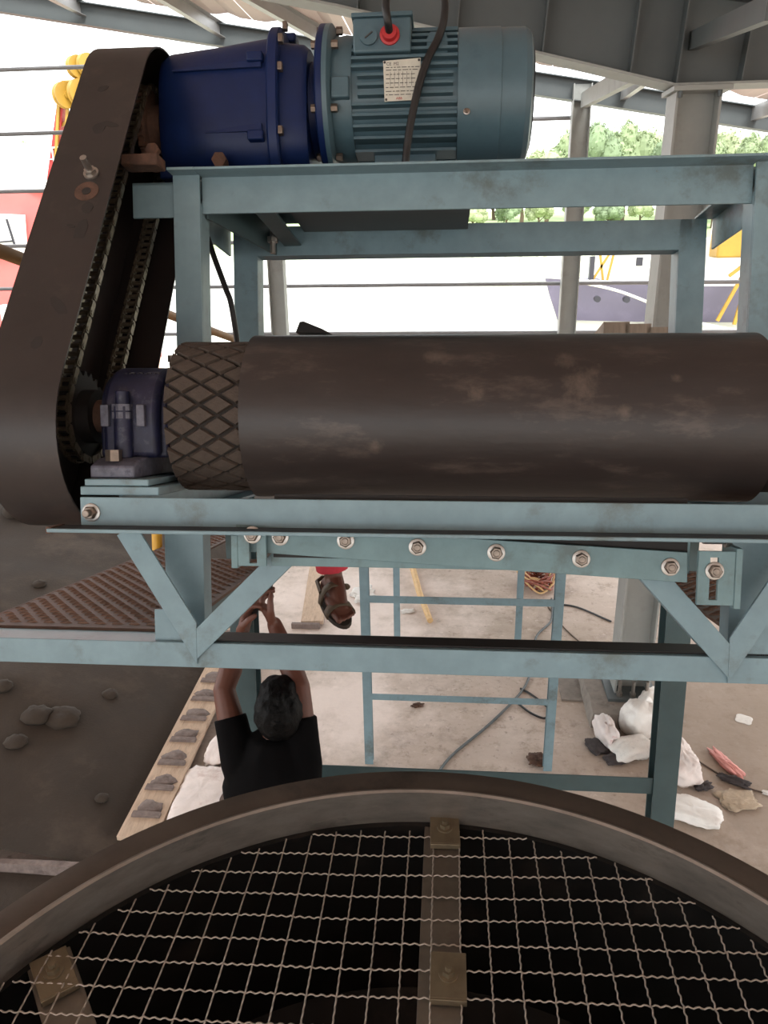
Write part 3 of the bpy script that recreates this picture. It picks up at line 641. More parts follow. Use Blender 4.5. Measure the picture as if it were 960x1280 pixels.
def link_mesh(w):
    l = MB()
    for s_ in (-1, 1):
        x = s_ * w; pr = []
        for i in range(12):
            t = 2 * pi * i / 12; pr.append(((pit * .5 + 0) * (1 if cos(t) > 0 else -1) + .0095 * cos(t), .0095 * sin(t) * (1 if abs(cos(t)) > .3 else .75)))
        l.prism(pr, (x - .0016, 0, 0), (x + .0016, 0, 0), (0, 1, 0), (0, 0, 1))
    l.cyl((-w - .003, pit * .5, 0), (w + .003, pit * .5, 0), .0055, n=8)
    return l.mesh('link', M['chain'], smooth=False)
LI = [link_mesh(.012), link_mesh(.016)]
chn = thing('drive_chain', 'oily steel roller chain running inside the black guard', 'chain', (-.793, 0, 0))
for i in range(NL):
    p, q = on_path(i * pit), on_path((i + 1) * pit); mid = (p + q) / 2
    inst(chn, 'link', LI[i % 2], (-.793, mid.x, mid.y), Matrix.Rotation(atan2(q.y - p.y, q.x - p.x), 3, 'X'))

# ------------------------------------------------------------------ chain guard
gd = thing('chain_guard', 'tall black sheet-metal chain guard slanting down the left side', 'guard', (-.80, -.03, -.24))
GU, GL_, RU, RL = Vector((.425, .75)), Vector((-.03, -.03)), .19, .205
dd = GU - GL_; L_ = dd.length; a0 = atan2(dd.y, dd.x); tl_ = math.asin((RL - RU) / L_)
def gl_loop(off):
    p = []
    a1 = a0 + pi / 2 + tl_; a2 = a0 - pi / 2 - tl_
    k = 22
    for i in range(k + 1): a = a1 + (a2 - a1) * i / k; p.append((GU.x + (RU + off) * cos(a), GU.y + (RU + off) * sin(a)))
    b1 = a2; b2 = a1 - 2 * pi
    p.append(tuple((GU + Vector((cos(a2), sin(a2))) * (RU + off)) * .5 + (GL_ + Vector((cos(a2), sin(a2))) * (RL + off)) * .5))
    for i in range(k + 1): a = b1 + (b2 - b1) * i / k; p.append((GL_.x + (RL + off) * cos(a), GL_.y + (RL + off) * sin(a)))
    for f in (.2, .4, .6, .8): p.append(tuple((GL_ + Vector((cos(a1), sin(a1))) * (RL + off)) * (1 - f) + (GU + Vector((cos(a1), sin(a1))) * (RU + off)) * f))
    return p
GX0, GX1 = -.885, -.733
o_, i_ = gl_loop(0), gl_loop(-.004); n = len(o_); vs = []; fs = []
for (x, lp) in ((GX0, o_), (GX1, o_), (GX1, i_), (GX0, i_)): vs += [(x, a, b) for a, b in lp]
for c in range(4):
    for k in range(n): fs.append((c * n + k, c * n + (k + 1) % n, ((c + 1) % 4) * n + (k + 1) % n, ((c + 1) % 4) * n + k))
part(gd, 'band', MB().add(vs, fs), 'guard', ang=40)
sp = MB(); sp.prism(i_, (GX0, 0, 0), (GX0 + .003, 0, 0), (0, 1, 0), (0, 0, 1)); part(gd, 'side_sheet', sp, 'guard', smooth=False)
def on_front(z):                       # a point on the straight near face of the guard, with its normal
    a1 = a0 + pi / 2 + tl_; nrm = Vector((cos(a1), sin(a1))); p = GU + nrm * RU; q = GL_ + nrm * RL
    f = (z - q.y) / (p.y - q.y); return q.x + (p.x - q.x) * f, nrm
y, nr_ = on_front(.53); c = Vector((-.787, y, .53)); nv = Vector((0, nr_.x, nr_.y))
b = MB(); b.cyl(c, c + nv * .005, .017, n=20); b.cyl(c + nv * .005, c + nv * .013, .013, n=6); b.cyl(c + nv * .013, c + nv * .045, .0075, n=12); part(gd, 'stud_bolt', b, 'steel')
y, nr_ = on_front(.485); c = Vector((-.787, y, .485))
b = MB(); b.cyl(c, c + nv * .0012, .027, n=24); rwo = part(gd, 'rust_ring', b, 'rust'); b = MB(); b.cyl(c + nv * .001, c + nv * .002, .010, n=20); part(gd, 'bolt_hole', b, 'tar_and_dark', parent=rwo)
for (x, z, w_, h_, an) in ((-.775, .445, .016, .022, 0), (-.775, .385, .018, .05, 3), (-.80, .655, .02, .024, 20), (-.775, .665, .03, .010, 20), (-.82, .77, .018, .012, -30), (-.775, .215, .014, .045, -35), (-.80, .14, .014, .02, 10), (-.80, .40, .014, .006, 8)):
    y, nr_ = on_front(z); c = Vector((x, y, z)); tv = Vector((0, -nr_.y, nr_.x)); xv = Vector((1, 0, 0)); q = radians(an); U = xv * cos(q) + tv * sin(q); V = tv * cos(q) - xv * sin(q)
    b = MB(); b.prism([(w_ * cos(t) * (.8 + .3 * random.random()), h_ * sin(t) * (.8 + .3 * random.random())) for t in [2 * pi * i / 11 for i in range(11)]], c, c + nv * .0006, U * .8, V * .8); part(gd, 'tar_smear', b, 'tar_and_dark', smooth=False)
br = MB(); br.box(-.760, -.672, .16, .215, .578, .604); part(gd, 'mounting_bar', br, 'rust', bevel=.004)
b = MB(); b.cyl((-.70, .215, .625), (-.70, .20, .625), .0165, n=6); b.cyl((-.70, .24, .61), (-.70, .215, .625), .009, n=8); part(gd, 'mounting_bolt', b, 'rust')

# ------------------------------------------------------------------ power cable
def smooth_path(pts, k=8):
    P = [Vector(p) for p in pts]; P = [P[0] * 2 - P[1]] + P + [P[-1] * 2 - P[-2]]; out = []
    for i in range(1, len(P) - 2):
        for j in range(k):
            t = j / k; a, b, c, d_ = P[i - 1], P[i], P[i + 1], P[i + 2]
            out.append(.5 * ((2 * b) + (-a + c) * t + (2 * a - 5 * b + 4 * c - d_) * t * t + (-a + 3 * b - 3 * c + d_) * t ** 3))
    out.append(P[-2]); return out
single('power_cable', MB().tube(smooth_path([(-.152, .322, .923), (-.154, .295, .935), (-.158, .29, .97), (-.15, .31, 1.02), (-.11, .34, 1.075), (-.06, .35, 1.075), (-.025, .345, 1.02), (-.022, .342, .96), (-.036, .345, .915), (-.058, .327, .865), (-.080, .322, .80), (-.098, .322, .72), (-.108, .326, .66), (-.112, .33, .62), (-.118, .36, .606)]), .0095, 12), 'cable',
       'black power cable looping from the red gland down across the rating plate', 'cable', (-.152, .32, .92))
single('power_cable', MB().tube(smooth_path([(-.69, .50, .56), (-.665, .50, .50), (-.646, .5, .443), (-.616, .5, .361), (-.599, .5, .307), (-.585, .52, .15), (-.58, .55, -.10)]), .008, 10), 'cable',
       'thin black cable hanging behind the left frame post', 'cable', (-.65, .5, .5))

# ------------------------------------------------------------------ belt scraper
sc = thing('belt_scraper', 'teal bolted belt scraper with clamp plate under the bearing beam', 'scraper', (0, -.2, -.28))
cp = MB(); cp.add([(-.40, -.206, -.205), (-.40, -.206, -.2575), (.439, -.206, -.302), (.437, -.206, -.246), (-.40, -.196, -.205), (-.40, -.196, -.2575), (.439, -.196, -.302), (.437, -.196, -.246)],
                   [(0, 1, 2, 3), (7, 6, 5, 4), (0, 4, 5, 1), (3, 2, 6, 7), (1, 5, 6, 2), (0, 3, 7, 4)]); part(sc, 'clamp_plate', cp, 'scrapeplate', bevel=.001)
part(sc, 'carrier_beam', MB().box(-.335, .445, -.194, -.186, -.287, -.222), 'scrapeplate', bevel=.001)
bl = MB(); bl.prism([(-.1955, -.27), (-.1945, -.225), (-.1825, -.150), (-.1745, -.150), (-.1855, -.2215), (-.1855, -.27)], (-.33, 0, 0), (.44, 0, 0), (0, 1, 0), (0, 0, 1)); part(sc, 'rubber_blade', bl, 'black')
for i, (x, z) in enumerate(((-.314, -.229), (-.189, -.234), (-.054, -.244), (.092, -.252), (.247, -.261), (.407, -.273))): inst(sc, 'bolt', BOLT, (x, -.2065, z), Matrix.Rotation(.4 * i, 3, 'Y'))
def slot_bracket(root, x0, x1, z0, z1, sx, szt, szb):
    s_ = MB(); w = .0075                                         # plate with a real vertical slot
    s_.box(x0, sx - w, -.222, -.214, z0, z1); s_.box(sx + w, x1, -.222, -.214, z0, z1); s_.box(sx - w, sx + w, -.222, -.214, szt, z1); s_.box(sx - w, sx + w, -.222, -.214, z0, szb)
    part(root, 'slotted_bracket', s_, 'scrapeplate')
slot_bracket(sc, .452, .516, -.339, -.241, .480, -.252, -.33); slot_bracket(sc, -.392, -.338, -.283, -.222, -.363, -.226, -.278)
inst(sc, 'bolt', BOLT, (.480, -.2225, -.276)); inst(sc, 'bolt', BOLT, (-.363, -.2225, -.2235))
part(sc, 'bracket_leg', MB().box(.5165, .528, -.224, -.15, -.345, -.235), 'scrapeplate', bevel=.001)
part(sc, 'bracket_leg', MB().box(-.405, -.3925, -.222, -.15, -.288, -.225), 'scrapeplate', bevel=.001)
b = MB(); b.cyl((.468, -.19, -.222), (.518, -.19, -.222), .011, n=6); b.cyl((.507, -.19, -.222), (.512, -.19, -.222), .016, n=16); part(sc, 'adjusting_bolt', b, 'steel')

# ------------------------------------------------------------------ brackets and platform beam
def vbracket(label, xc, arms, posts):
    o = thing('support_bracket', label, 'bracket', (xc, -.14, -.445))
    for (p, q) in arms:
        p, q = Vector((p[0], 0, p[1])), Vector((q[0], 0, q[1])); dr = (q - p).normalized(); nrm = Vector((0, -1, 0)).cross(dr)
        if nrm.x * (1 if q.x > p.x else -1) < 0: nrm = -nrm
        w = .022; c = []                                         # near leaf, mitred at the foot of the V
        for k in (-1, 1):
            e = p + nrm * w * k; t = (q.x - e.x) / dr.x; c.append((e, e + dr * t))
        poly = [c[0][0], c[1][0], c[1][1], c[0][1]]
        a = MB(); a.add([v + Vector((0, -.185, 0)) for v in poly] + [v + Vector((0, -.179, 0)) for v in poly], [(0, 1, 2, 3), (7, 6, 5, 4), (0, 4, 5, 1), (1, 5, 6, 2), (2, 6, 7, 3), (3, 7, 4, 0)])
        lf = part(o, 'brace', a, 'teal', smooth=False, bevel=.001)
        a = MB(); a.prism([(-.022, .0065), (-.016, .0065), (-.016, .042), (-.022, .042)], p + Vector((0, -.185, 0)), q + Vector((0, -.185, 0)) - dr * .05, nrm, (0, 1, 0)); part(o, 'brace_leaf', a, 'teal', parent=lf, smooth=False)
    x0, x1 = posts
    a = MB(); a.prism(chan_prof(.05, x1 - x0, .007), (x0, -.105, -.4425), (x0, -.105, -.2365), (0, 1, 0), (1, 0, 0)); part(o, 'post', a, 'teal', smooth=False, bevel=.001)
    part(o, 'foot_plate', MB().box(x0 - .002, x1 - .01, -.165, -.158, -.462, -.385), 'teal', bevel=.001)
vbracket('teal V-shaped support bracket left, under the blue bearing', -.53, [((-.625, -.2225), (-.488, -.447)), ((-.285, -.245), (-.488, -.447))], (-.578, -.497))
vbracket('teal V-shaped support bracket right, beside the slotted scraper plate', .56, [((.375, -.285), (.527, -.452)), ((.66, -.225), (.527, -.452))], (.552, .625))
pfm = MB(); pfm.prism([(0, 0), (.007, 0), (.007, .043), (.075, .043), (.075, .05), (0, .05)], (-2.6, -.178, -.4975), (1.6, -.178, -.4975), (0, 1, 0), (0, 0, 1))
single('platform_beam', pfm, 'teal', 'long light teal cross beam below the brackets, running the whole width', 'beam', (0, -.178, -.4975), smooth=False, bevel=.0015)
single('beam_top_strip', MB().box(-.47, 1.6, -.165, -.105, -.4468, -.4435), 'black', 'black strip added along the top of the platform beam', 'bar', (.5, -.13, -.4468))  # added strip that darkens the beam's own top flange

# walkway with raised tread studs
wk = thing('walkway', 'rusty brown tread-plate walkway left of the conveyor', 'walkway', (-.8, 0, -.45))
part(wk, 'deck_plate', MB().box(-1.0, -.56, -.10, .78, -.450, -.4425), 'treadplate', smooth=False); part(wk, 'deck_plate', MB().box(-1.0, -.83, .7805, 5.2, -.450, -.4425), 'treadplate', smooth=False)
sv = MB(); 
for i in range(int(4.2 / .0235)):
    for j in range(13):
        x = -.985 + j * .038 + (.019 if i % 2 else 0); y = -.14 + i * .0235
        if x > -.575 or (y > .77 and x > -.845) or y < -.085: continue
        w, h = .0145, .0045
        sv.add([(x - w, y, -.4425), (x, y - h, -.4425), (x + w, y, -.4425), (x, y + h, -.4425), (x - w * .45, y, -.4385), (x + w * .45, y, -.4385)], [(0, 1, 5, 4), (1, 2, 5), (2, 3, 4, 5), (3, 0, 4)])
part(wk, 'tread_studs', sv, 'treadstud', smooth=False, kind='stuff')
part(wk, 'edge_angle', MB().box(-1.008, -1.001, -.10, 5.2, -.49, -.4425), 'rust'); part(wk, 'edge_angle', MB().box(-.567, -.56, -.09, .78, -.50, -.4505), 'teal_dark')
wk2 = thing('walkway', 'narrow tread-plate walkway showing at the right edge behind the bracket', 'walkway', (.75, 0, -.45))
part(wk2, 'deck_plate', MB().box(.598, 1.15, -.10, .72, -.452, -.4445), 'treadplate', smooth=False)
sv = MB()
for i in range(33):
    for j in range(14):
        x = .615 + j * .038 + (.019 if i % 2 else 0); y = -.08 + i * .0235; w, h = .0145, .0045
        sv.add([(x - w, y, -.4445), (x, y - h, -.4445), (x + w, y, -.4445), (x, y + h, -.4445), (x - w * .45, y, -.4405), (x + w * .45, y, -.4405)], [(0, 1, 5, 4), (1, 2, 5), (2, 3, 4, 5), (3, 0, 4)])
part(wk2, 'tread_studs', sv, 'treadstud', smooth=False, kind='stuff')
rl = thing('handrail', 'walkway handrail with an ochre top pipe and yellow posts', 'handrail', (-1.03, 1.0, -.45))
part(rl, 'top_rail', MB().tube([(-1.06, -.2, .385), (-1.06, 1.2, .405), (-1.06, 2.6, .425), (-1.06, 5.1, .43)], .017, 12), 'railbrown')
for y in (1.09, 3.1, 5.0):
    part(rl, 'post', MB().cyl((-1.06, y, -.49), (-1.06, y, .395), .0185, n=16), 'yellow')

# boards and rubber lying on the conveyor behind the pulley
wb = thing('board_stack', 'weathered grey boards heaped behind the right end of the belt', 'boards', (.7, 1.3, .17))
for i in range(6):
    x0 = .49 + i * .075; zt = .335 - abs(i - 1.2) * .012
    b = MB(); b.add([(x0 - .02, 1.2, .173), (x0 + .069, 1.2, .173), (x0 + .07, 1.2, zt - .005 + (.03 if i > 0 else -.02)), (x0 - .02, 1.2, zt + (.025 if i > 0 else -.025)), (x0 + .02, 1.9, .173), (x0 + .109, 1.9, .173), (x0 + .11, 1.9, zt), (x0 + .02, 1.9, zt)],
                    [(0, 1, 2, 3), (7, 6, 5, 4), (0, 4, 5, 1), (3, 2, 6, 7), (1, 5, 6, 2), (0, 3, 7, 4)]); part(wb, 'board', b, 'woodgrey', smooth=False)
b = MB(); b.prism([(0, 0), (.13, -.005), (.10, .012), (.03, .040), (.015, .038)], (-.56, 1.2, .328), (-.56, 1.5, .328), (1, 0, 0), (0, 0, 1)); b.box(-.55, -.45, 1.22, 1.48, .17, .33)
single('rubber_skirt', b, 'black', 'small black rubber skirt piece poking up behind the belt, left', 'skirt', (-.5, 1.2, .17), smooth=False)

# ------------------------------------------------------------------ trestles (world frame)
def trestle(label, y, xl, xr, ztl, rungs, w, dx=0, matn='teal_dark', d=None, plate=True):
    d = d or w
    o = thing('support_trestle', label, 'trestle', ((xl + xr) / 2, y, 0), 'w')
    for x, s_ in ((xl, 1), (xr, -1)):
        a = MB(); pr = [(u * s_, v) for u, v in chan_prof(w * 1.0, d, .007)]
        off = -w / 2 * s_
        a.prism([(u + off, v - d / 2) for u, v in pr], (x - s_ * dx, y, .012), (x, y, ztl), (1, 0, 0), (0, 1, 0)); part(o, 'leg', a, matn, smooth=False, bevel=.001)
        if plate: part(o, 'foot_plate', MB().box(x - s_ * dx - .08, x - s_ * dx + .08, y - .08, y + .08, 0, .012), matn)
    for z, h in rungs:
        t_ = 1 - z / ztl; xa, xb = xl - dx * t_, xr + dx * t_
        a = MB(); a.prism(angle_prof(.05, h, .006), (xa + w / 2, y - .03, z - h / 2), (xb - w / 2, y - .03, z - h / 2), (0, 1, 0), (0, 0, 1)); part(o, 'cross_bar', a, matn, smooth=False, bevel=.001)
    return o
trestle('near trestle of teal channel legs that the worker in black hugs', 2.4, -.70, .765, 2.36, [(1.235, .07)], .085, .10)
trestle('middle trestle with two slim cross bars framed below the scraper', 3.97, -.468, .64, 1.95, [(1.175, .045), (.515, .042)], .052, .0, 'teal', None, False)
trestle('far slim trestle behind the middle trestle', 5.17, -.368, .548, 1.63, [(1.2, .04)], .046, .0, 'teal', None, False)

# ------------------------------------------------------------------ round hopper with wire mesh screen
HC = Vector((-.022, .472)); ZT = 2.1; ZM = 2.026
hop = thing('round_hopper', 'large round dark steel hopper in the foreground below the belt', 'hopper', (HC.x, HC.y, 0), 'w')
o3 = (HC.x, HC.y, 0)
mb = MB(); mb.lathe([(ZT - .012, .809), (ZT, .811), (ZT, .873), (ZT - .002, .876), (ZT - .012, .876), (ZT - .012, .809)][::-1], o3, (0, 0, 1), 160)
def ringmesh(prof, n=160):
    r = MB(); vs = []; k = len(prof)
    for rr, z in prof: vs += [(HC.x + rr * cos(2 * pi * j / n), HC.y + rr * sin(2 * pi * j / n), z) for j in range(n)]
    r.add(vs, [(i * n + j, i * n + (j + 1) % n, ((i + 1) % k) * n + (j + 1) % n, ((i + 1) % k) * n + j) for i in range(k) for j in range(n)]); return r
part(hop, 'rim_flange', ringmesh([(.818, ZT - .002), (.822, ZT), (.873, ZT), (.876, ZT - .003), (.876, ZT - .014), (.818, ZT - .014)]), 'rim')
part(hop, 'rim_edge', ringmesh([(.810, ZT - .002), (.814, ZT + .002), (.8178, ZT + .002), (.8178, ZT - .03), (.810, ZT - .03)]), 'rimworn')
part(hop, 'wall', ringmesh([(.812, ZT - .031), (.8178, ZT - .031), (.8178, 1.55), (.812, 1.55)]), 'rimworn')
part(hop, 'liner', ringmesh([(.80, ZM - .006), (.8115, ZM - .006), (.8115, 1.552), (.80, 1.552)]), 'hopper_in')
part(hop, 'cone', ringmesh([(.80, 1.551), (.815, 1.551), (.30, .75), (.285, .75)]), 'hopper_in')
part(hop, 'inner_ring', ringmesh([(.50, 1.60), (.53, 1.60), (.53, 1.54), (.50, 1.54)]), 'rim')
for a in range(4):
    t = pi / 4 + a * pi / 2; x, y = HC.x + .79 * cos(t), HC.y + .79 * sin(t)
    part(hop, 'leg', MB().cyl((x, y, 0), (x, y, 1.56), .045, n=16), 'rim')
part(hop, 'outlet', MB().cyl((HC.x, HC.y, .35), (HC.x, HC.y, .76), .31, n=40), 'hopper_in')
def flatbar(p, q, w, z0, z1):
    p, q = Vector((p[0], p[1], 0)), Vector((q[0], q[1], 0)); dr = (q - p).normalized(); nn = Vector((-dr.y, dr.x, 0)) * w / 2
    return MB().loft([[p + nn + Vector((0, 0, z0)), p - nn + Vector((0, 0, z0)), p - nn + Vector((0, 0, z1)), p + nn + Vector((0, 0, z1))], [q + nn + Vector((0, 0, z0)), q - nn + Vector((0, 0, z0)), q - nn + Vector((0, 0, z1)), q + nn + Vector((0, 0, z1))]])
part(hop, 'screen_bar', flatbar((-.002, 1.277), (-.002, -.30), .072, ZM - .018, ZM - .007), 'barflat', bevel=.0015)
part(hop, 'screen_bar', flatbar((-.680, .925), (-.27, .42), .072, ZM - .018, ZM - .007), 'barflat', bevel=.0015)
part(hop, 'screen_bar', flatbar((.655, .88), (.28, .47), .072, ZM - .018, ZM - .007), 'barflat', bevel=.0015)

scn = thing('wire_screen', 'crimped square wire mesh screen covering the round hopper', 'wire mesh', (HC.x, HC.y, ZM), 'w')
PW = .0502; AMP = .0017; RS = .80
def crimp(p, q, ph):
    p, q = Vector(p), Vector(q); L = (q - p).length; n = max(4, int(L / .0043)); pts = []
    ax = 0 if abs(q.x - p.x) > abs(q.y - p.y) else 1
    side = Vector((0, 1, 0)) if ax == 0 else Vector((1, 0, 0))
    for i in range(n + 1):
        t = i / n; w = p.lerp(q, t); s_ = w[ax]
        sag = .010 * noise.noise((w.x * 2.2, w.y * 2.2, 1.7)) + .004 * noise.noise((w.x * 5, w.y * 5, 7))
        w = w + Vector((0, 0, sag + AMP * sin(2 * pi * s_ / .0167 + ph))) + side * (.35 * AMP * sin(2 * pi * s_ / .0167 + ph) + .003 * noise.noise((w.x * 2, w.y * 2, ph)))
        pts.append(w)
    return pts
def rotp(p, ax):
    rot = radians(1.9) if ax == 0 else radians(.2); cR, sR = cos(rot), sin(rot); x, y = p.x - HC.x, p.y - HC.y; return Vector((HC.x + x * cR - y * sR, HC.y + x * sR + y * cR, p.z))
nw = int(RS / PW)
for ax in (0, 1):
    for i in range(-nw, nw + 1):
        c = i * PW + (.012 if ax == 0 else .006); 
        if abs(c) > RS - .02: continue
        h = sqrt(RS ** 2 - c ** 2)
        e0, e1 = h - random.uniform(0, .018), h - random.uniform(0, .018)
        if ax == 0: p, q = (HC.x - e0, HC.y + c, ZM), (HC.x + e1, HC.y + c, ZM)
        else: p, q = (HC.x + c, HC.y - e0, ZM), (HC.x + c, HC.y + e1, ZM)
        part(scn, 'wire', MB().tube([rotp(w, ax) for w in crimp(p, q, i % 2 * pi + (0 if ax == 0 else pi))], .0016, 5), 'wire', ang=80)
for (x, y, rz) in ((.004, 1.255, .03), (.012, .925, 0), (-.648, .885, .69)):
    c = thing('screen_clamp', {0: 'square clamp plate holding the mesh near the far rim', 1: 'lower clamp plate on the central flat bar', 2: 'tilted clamp plate on the left flat bar near the rim'}[[1.255, .925, .885].index(y)], 'clamp', (x, y, ZM + .004), 'w', 'clamp plates on the mesh screen')
    c.rotation_euler = (0, 0, rz)
    BASE[c.name] = Vector((0, 0, 0))
    k = MB(); k.prism([(-.03, 0), (.03, 0), (.03, .004), (-.03, .004)], (0, -.042, 0), (0, .042, 0), (1, 0, 0), (0, 0, 1)); k.box(-.03, .03, -.046, -.042, -.008, .004); part(c, 'plate', k, 'clamp', bevel=.001)
    k = MB(); k.cyl((0, 0, .004), (0, 0, .007), .016, n=20); k.cyl((0, 0, .007), (0, 0, .016), .011, n=6); k.cyl((0, 0, .016), (0, 0, .024), .006, n=10); part(c, 'bolt', k, 'clamp')

# ------------------------------------------------------------------ sand heap, boards, planks
def sand_edge(y): return -1.74 + .05 * sin(y * 1.7) + max(0, y - 6.5) * .06
sd = MB(); NXs, NYs = 90, 110; vs = []; fs = []
for j in range(NYs + 1):
    y = 3.02 + 10.2 * (j / NYs) ** 1.15; xe = sand_edge(y)
    for i in range(NXs + 1):
        t = (i / NXs) ** 1.4; x = xe - t * 8.6; dd_ = xe - x
        h = .42 * (1 - math.exp(-dd_ * 1.3)) + .10 * max(0, min(dd_, 5) - .6) + .05 * max(0, y - 5) * min(1, dd_)
        h *= min(1, (13.2 - y) / 2.5) * (.55 + .45 * min(1, (y - 3.0) / 1.2))
        h += (.05 * noise.noise((x * .9, y * .9, 0)) + .025 * noise.noise((x * 2.6, y * 2.6, 4)) + .008 * noise.noise((x * 9, y * 9, 8))) * min(1, dd_ * 2)
        vs.append((x, y, max(h, .004)))
for j in range(NYs):
    for i in range(NXs): fs.append((j * (NXs + 1) + i, j * (NXs + 1) + i + 1, (j + 1) * (NXs + 1) + i + 1, (j + 1) * (NXs + 1) + i))
base_i = len(vs)
sd.add(vs, fs); single('sand_heap', sd, 'sand', 'broad heap of damp brown sand covering the floor at the left', 'sand', (-5, 6, 0), 'w', kind='stuff')
def sand_h(x, y):
    best = min(vs, key=lambda v: (v[0] - x) ** 2 + (v[1] - y) ** 2); return best[2]
def blob(c, r, seed, amp=.25, n=14, fq=2.2, flat=1):
    b = MB(); b.ell((0, 0, 0), (1, 1, 1), n); out = []
    for v in b.v:
        v = Vector(v); k = 1 + amp * noise.noise(v * fq + Vector((seed * 7.3, seed, 1))) + amp * .4 * noise.noise(v * fq * 2.5 + Vector((seed, 3, 1)))
        out.append((c[0] + v.x * r[0] * k, c[1] + v.y * r[1] * k, max(c[2] + v.z * r[2] * k, c[2] - r[2] * flat)))
    b.v = out; return b
for i, (x, y, r, lb) in enumerate([(-4.05, 6.6, .16, 'largest sand clod lying beside the foot of the chain guard'), (-2.60, 3.95, .085, 'round sand clod at the near left'), (-2.45, 3.98, .10, 'bigger sand clod right of the round one'), (-2.62, 3.72, .06, 'small sand clod nearest the bottom left'),
                                  (-2.28, 4.3, .05, 'small sand clod standing alone below the teal beam'), (-2.9, 4.1, .06, 'small sand clod at the left picture edge'), (-3.3, 5.4, .05, 'tiny sand clod below the tread walkway edge'), (-1.98, 3.45, .035, 'tiny sand clod near the plank foot')]):
    single('sand_clod', blob((x, y, sand_h(x, y) + r * .15), (r * 1.15, r, r * .6), i, .22, 20), 'sandlump', lb, 'clod', (x, y, sand_h(x, y)), 'w', 'clods on the sand heap', ang=180)
single('retaining_board', MB().box(-6.5, -1.86, 2.96, 3.0, 0, .075), 'cleat', 'low grey timber board holding the near edge of the sand', 'board', (-4, 2.96, 0), 'w', bevel=.004)

sp_ = MB(); vv = []; ff = []
for j in range(9):
    for i in range(41):
        x = -6.5 + 4.75 * i / 40; y = 2.2 + (2.955 - 2.2) * j / 8 + .06 * noise.noise((x * 2, j, 0)) * (j < 8); vv.append((x, y, .006 + .018 * max(0, .5 + noise.noise((x * 3, y * 3, 2))) * (0 if j == 0 else 1)))
for j in range(8):
    for i in range(40): ff.append((j * 41 + i, j * 41 + i + 1, (j + 1) * 41 + i + 1, (j + 1) * 41 + i))
single('sand_spill', sp_.add(vv, ff), 'sandlump', 'thin dusty sand spilled in front of the low retaining board', 'sand', (-4, 2.6, 0), 'w', kind='stuff')
pk = thing('cleated_plank', 'long dusty plank ramp with mud-caked cleats beside the sand', 'plank', (-1.66, 4.2, .02), 'w')
A, B_ = Vector((-1.685, 3.2, .06)), Vector((-1.665, 5.6, .16))
dr = (B_ - A).normalized(); sdv = dr.cross(Vector((0, 0, 1))).normalized(); upn = sdv.cross(dr)
mb = MB(); mb.prism([(-.11, -.03), (.11, -.03), (.11, 0), (-.11, 0)], A, B_, sdv, upn); part(pk, 'board', mb, 'wood', bevel=.003)
for i in range(11):
    c = A + dr * (.16 + i * .215)
    mb = MB(); mb.prism([(-.085 + random.uniform(-.01, .01), 0), (.085, 0), (.082, .018), (-.08, .02)], c - dr * .018, c + dr * .018, sdv, upn); part(pk, 'cleat', mb, 'cleat', bevel=.003)
    mud = blob((0, 0, 0), (.075, .055, .018), i + 30, .5, 12); mud.v = [tuple(c + dr * .06 + sdv * v[0] + dr * v[1] + upn * max(v[2], -.004)) for v in mud.v]; part(pk, 'mud_cake', mud, 'cleat', ang=180)
mb = MB(); mb.box(-1.36, -1.17, 5.70, 8.6, .012, .05); pk2 = single('loose_plank', mb, 'wood', 'pale loose plank lying on the floor behind the hanging foot', 'plank', (-1.27, 7, .012), 'w', bevel=.003)
pk2.rotation_euler = (0, 0, radians(6))
single('plank_end_cleat', MB().box(-1.30, -1.06, 5.655, 5.69, .0, .045), 'cleat', 'short dark batten at the near end of the loose plank', 'batten', (-1.18, 5.67, 0), 'w', bevel=.003)
mb = MB(); mb.add([(-1.33, 3.25, .02), (-1.12, 3.25, .02), (-1.20, 4.25, .05), (-1.36, 4.25, .05), (-1.33, 3.25, .06), (-1.12, 3.25, .06), (-1.20, 4.25, .09), (-1.36, 4.25, .09)], [(3, 2, 1, 0), (4, 5, 6, 7), (0, 1, 5, 4), (1, 2, 6, 5), (2, 3, 7, 6), (3, 0, 4, 7)])
single('brown_board', mb, 'cleat', 'dark brown board lying between the sacks and the worker in black', 'board', (-1.24, 3.7, .02), 'w', bevel=.003)

def sack(name, c, r, seed, label, rotz, m='sack', cat='sack', group=None, amp=.16):
    b = MB(); b.ell((0, 0, 0), (1, 1, 1), 44); out = []
    for v in b.v:
        v = Vector(v); e = 4.0; L_ = (abs(v.x) ** e + abs(v.y) ** e + abs(v.z) ** 2.2) ** (1 / 3.2); v = v / max(L_, .4)
        q_ = v * 3.1 + Vector((seed, 9, 5)); k = .92 + amp * 1.3 * noise.noise(v * 1.6 + Vector((seed, 0, 5))) + amp * 1.1 * (.35 - abs(noise.noise(q_))) + amp * .7 * (.3 - abs(noise.noise(q_ * 2.3)))
        p = Matrix.Rotation(rotz, 3, 'Z') @ Vector((v.x * r[0] * k, v.y * r[1] * k, v.z * r[2] * k))
        out.append((c[0] + p.x, c[1] + p.y, max(c[2] + p.z + r[2] * .9, c[2] + .002)))
    b.v = out
    return single(name, b, m, label, cat, c, 'w', group, ang=180)
sack('woven_sack', (-1.43, 3.55, 0), (.14, .26, .05), 1, 'nearest white woven sack lying beside the plank foot', .05)
sack('woven_sack', (-1.41, 4.03, 0), (.09, .20, .06), 2, 'middle white woven sack beside the cleated plank', -.15)
sack('woven_sack', (-1.40, 4.5, 0), (.09, .22, .07), 3, 'pinkish crumpled sack farthest up beside the plank', .1)

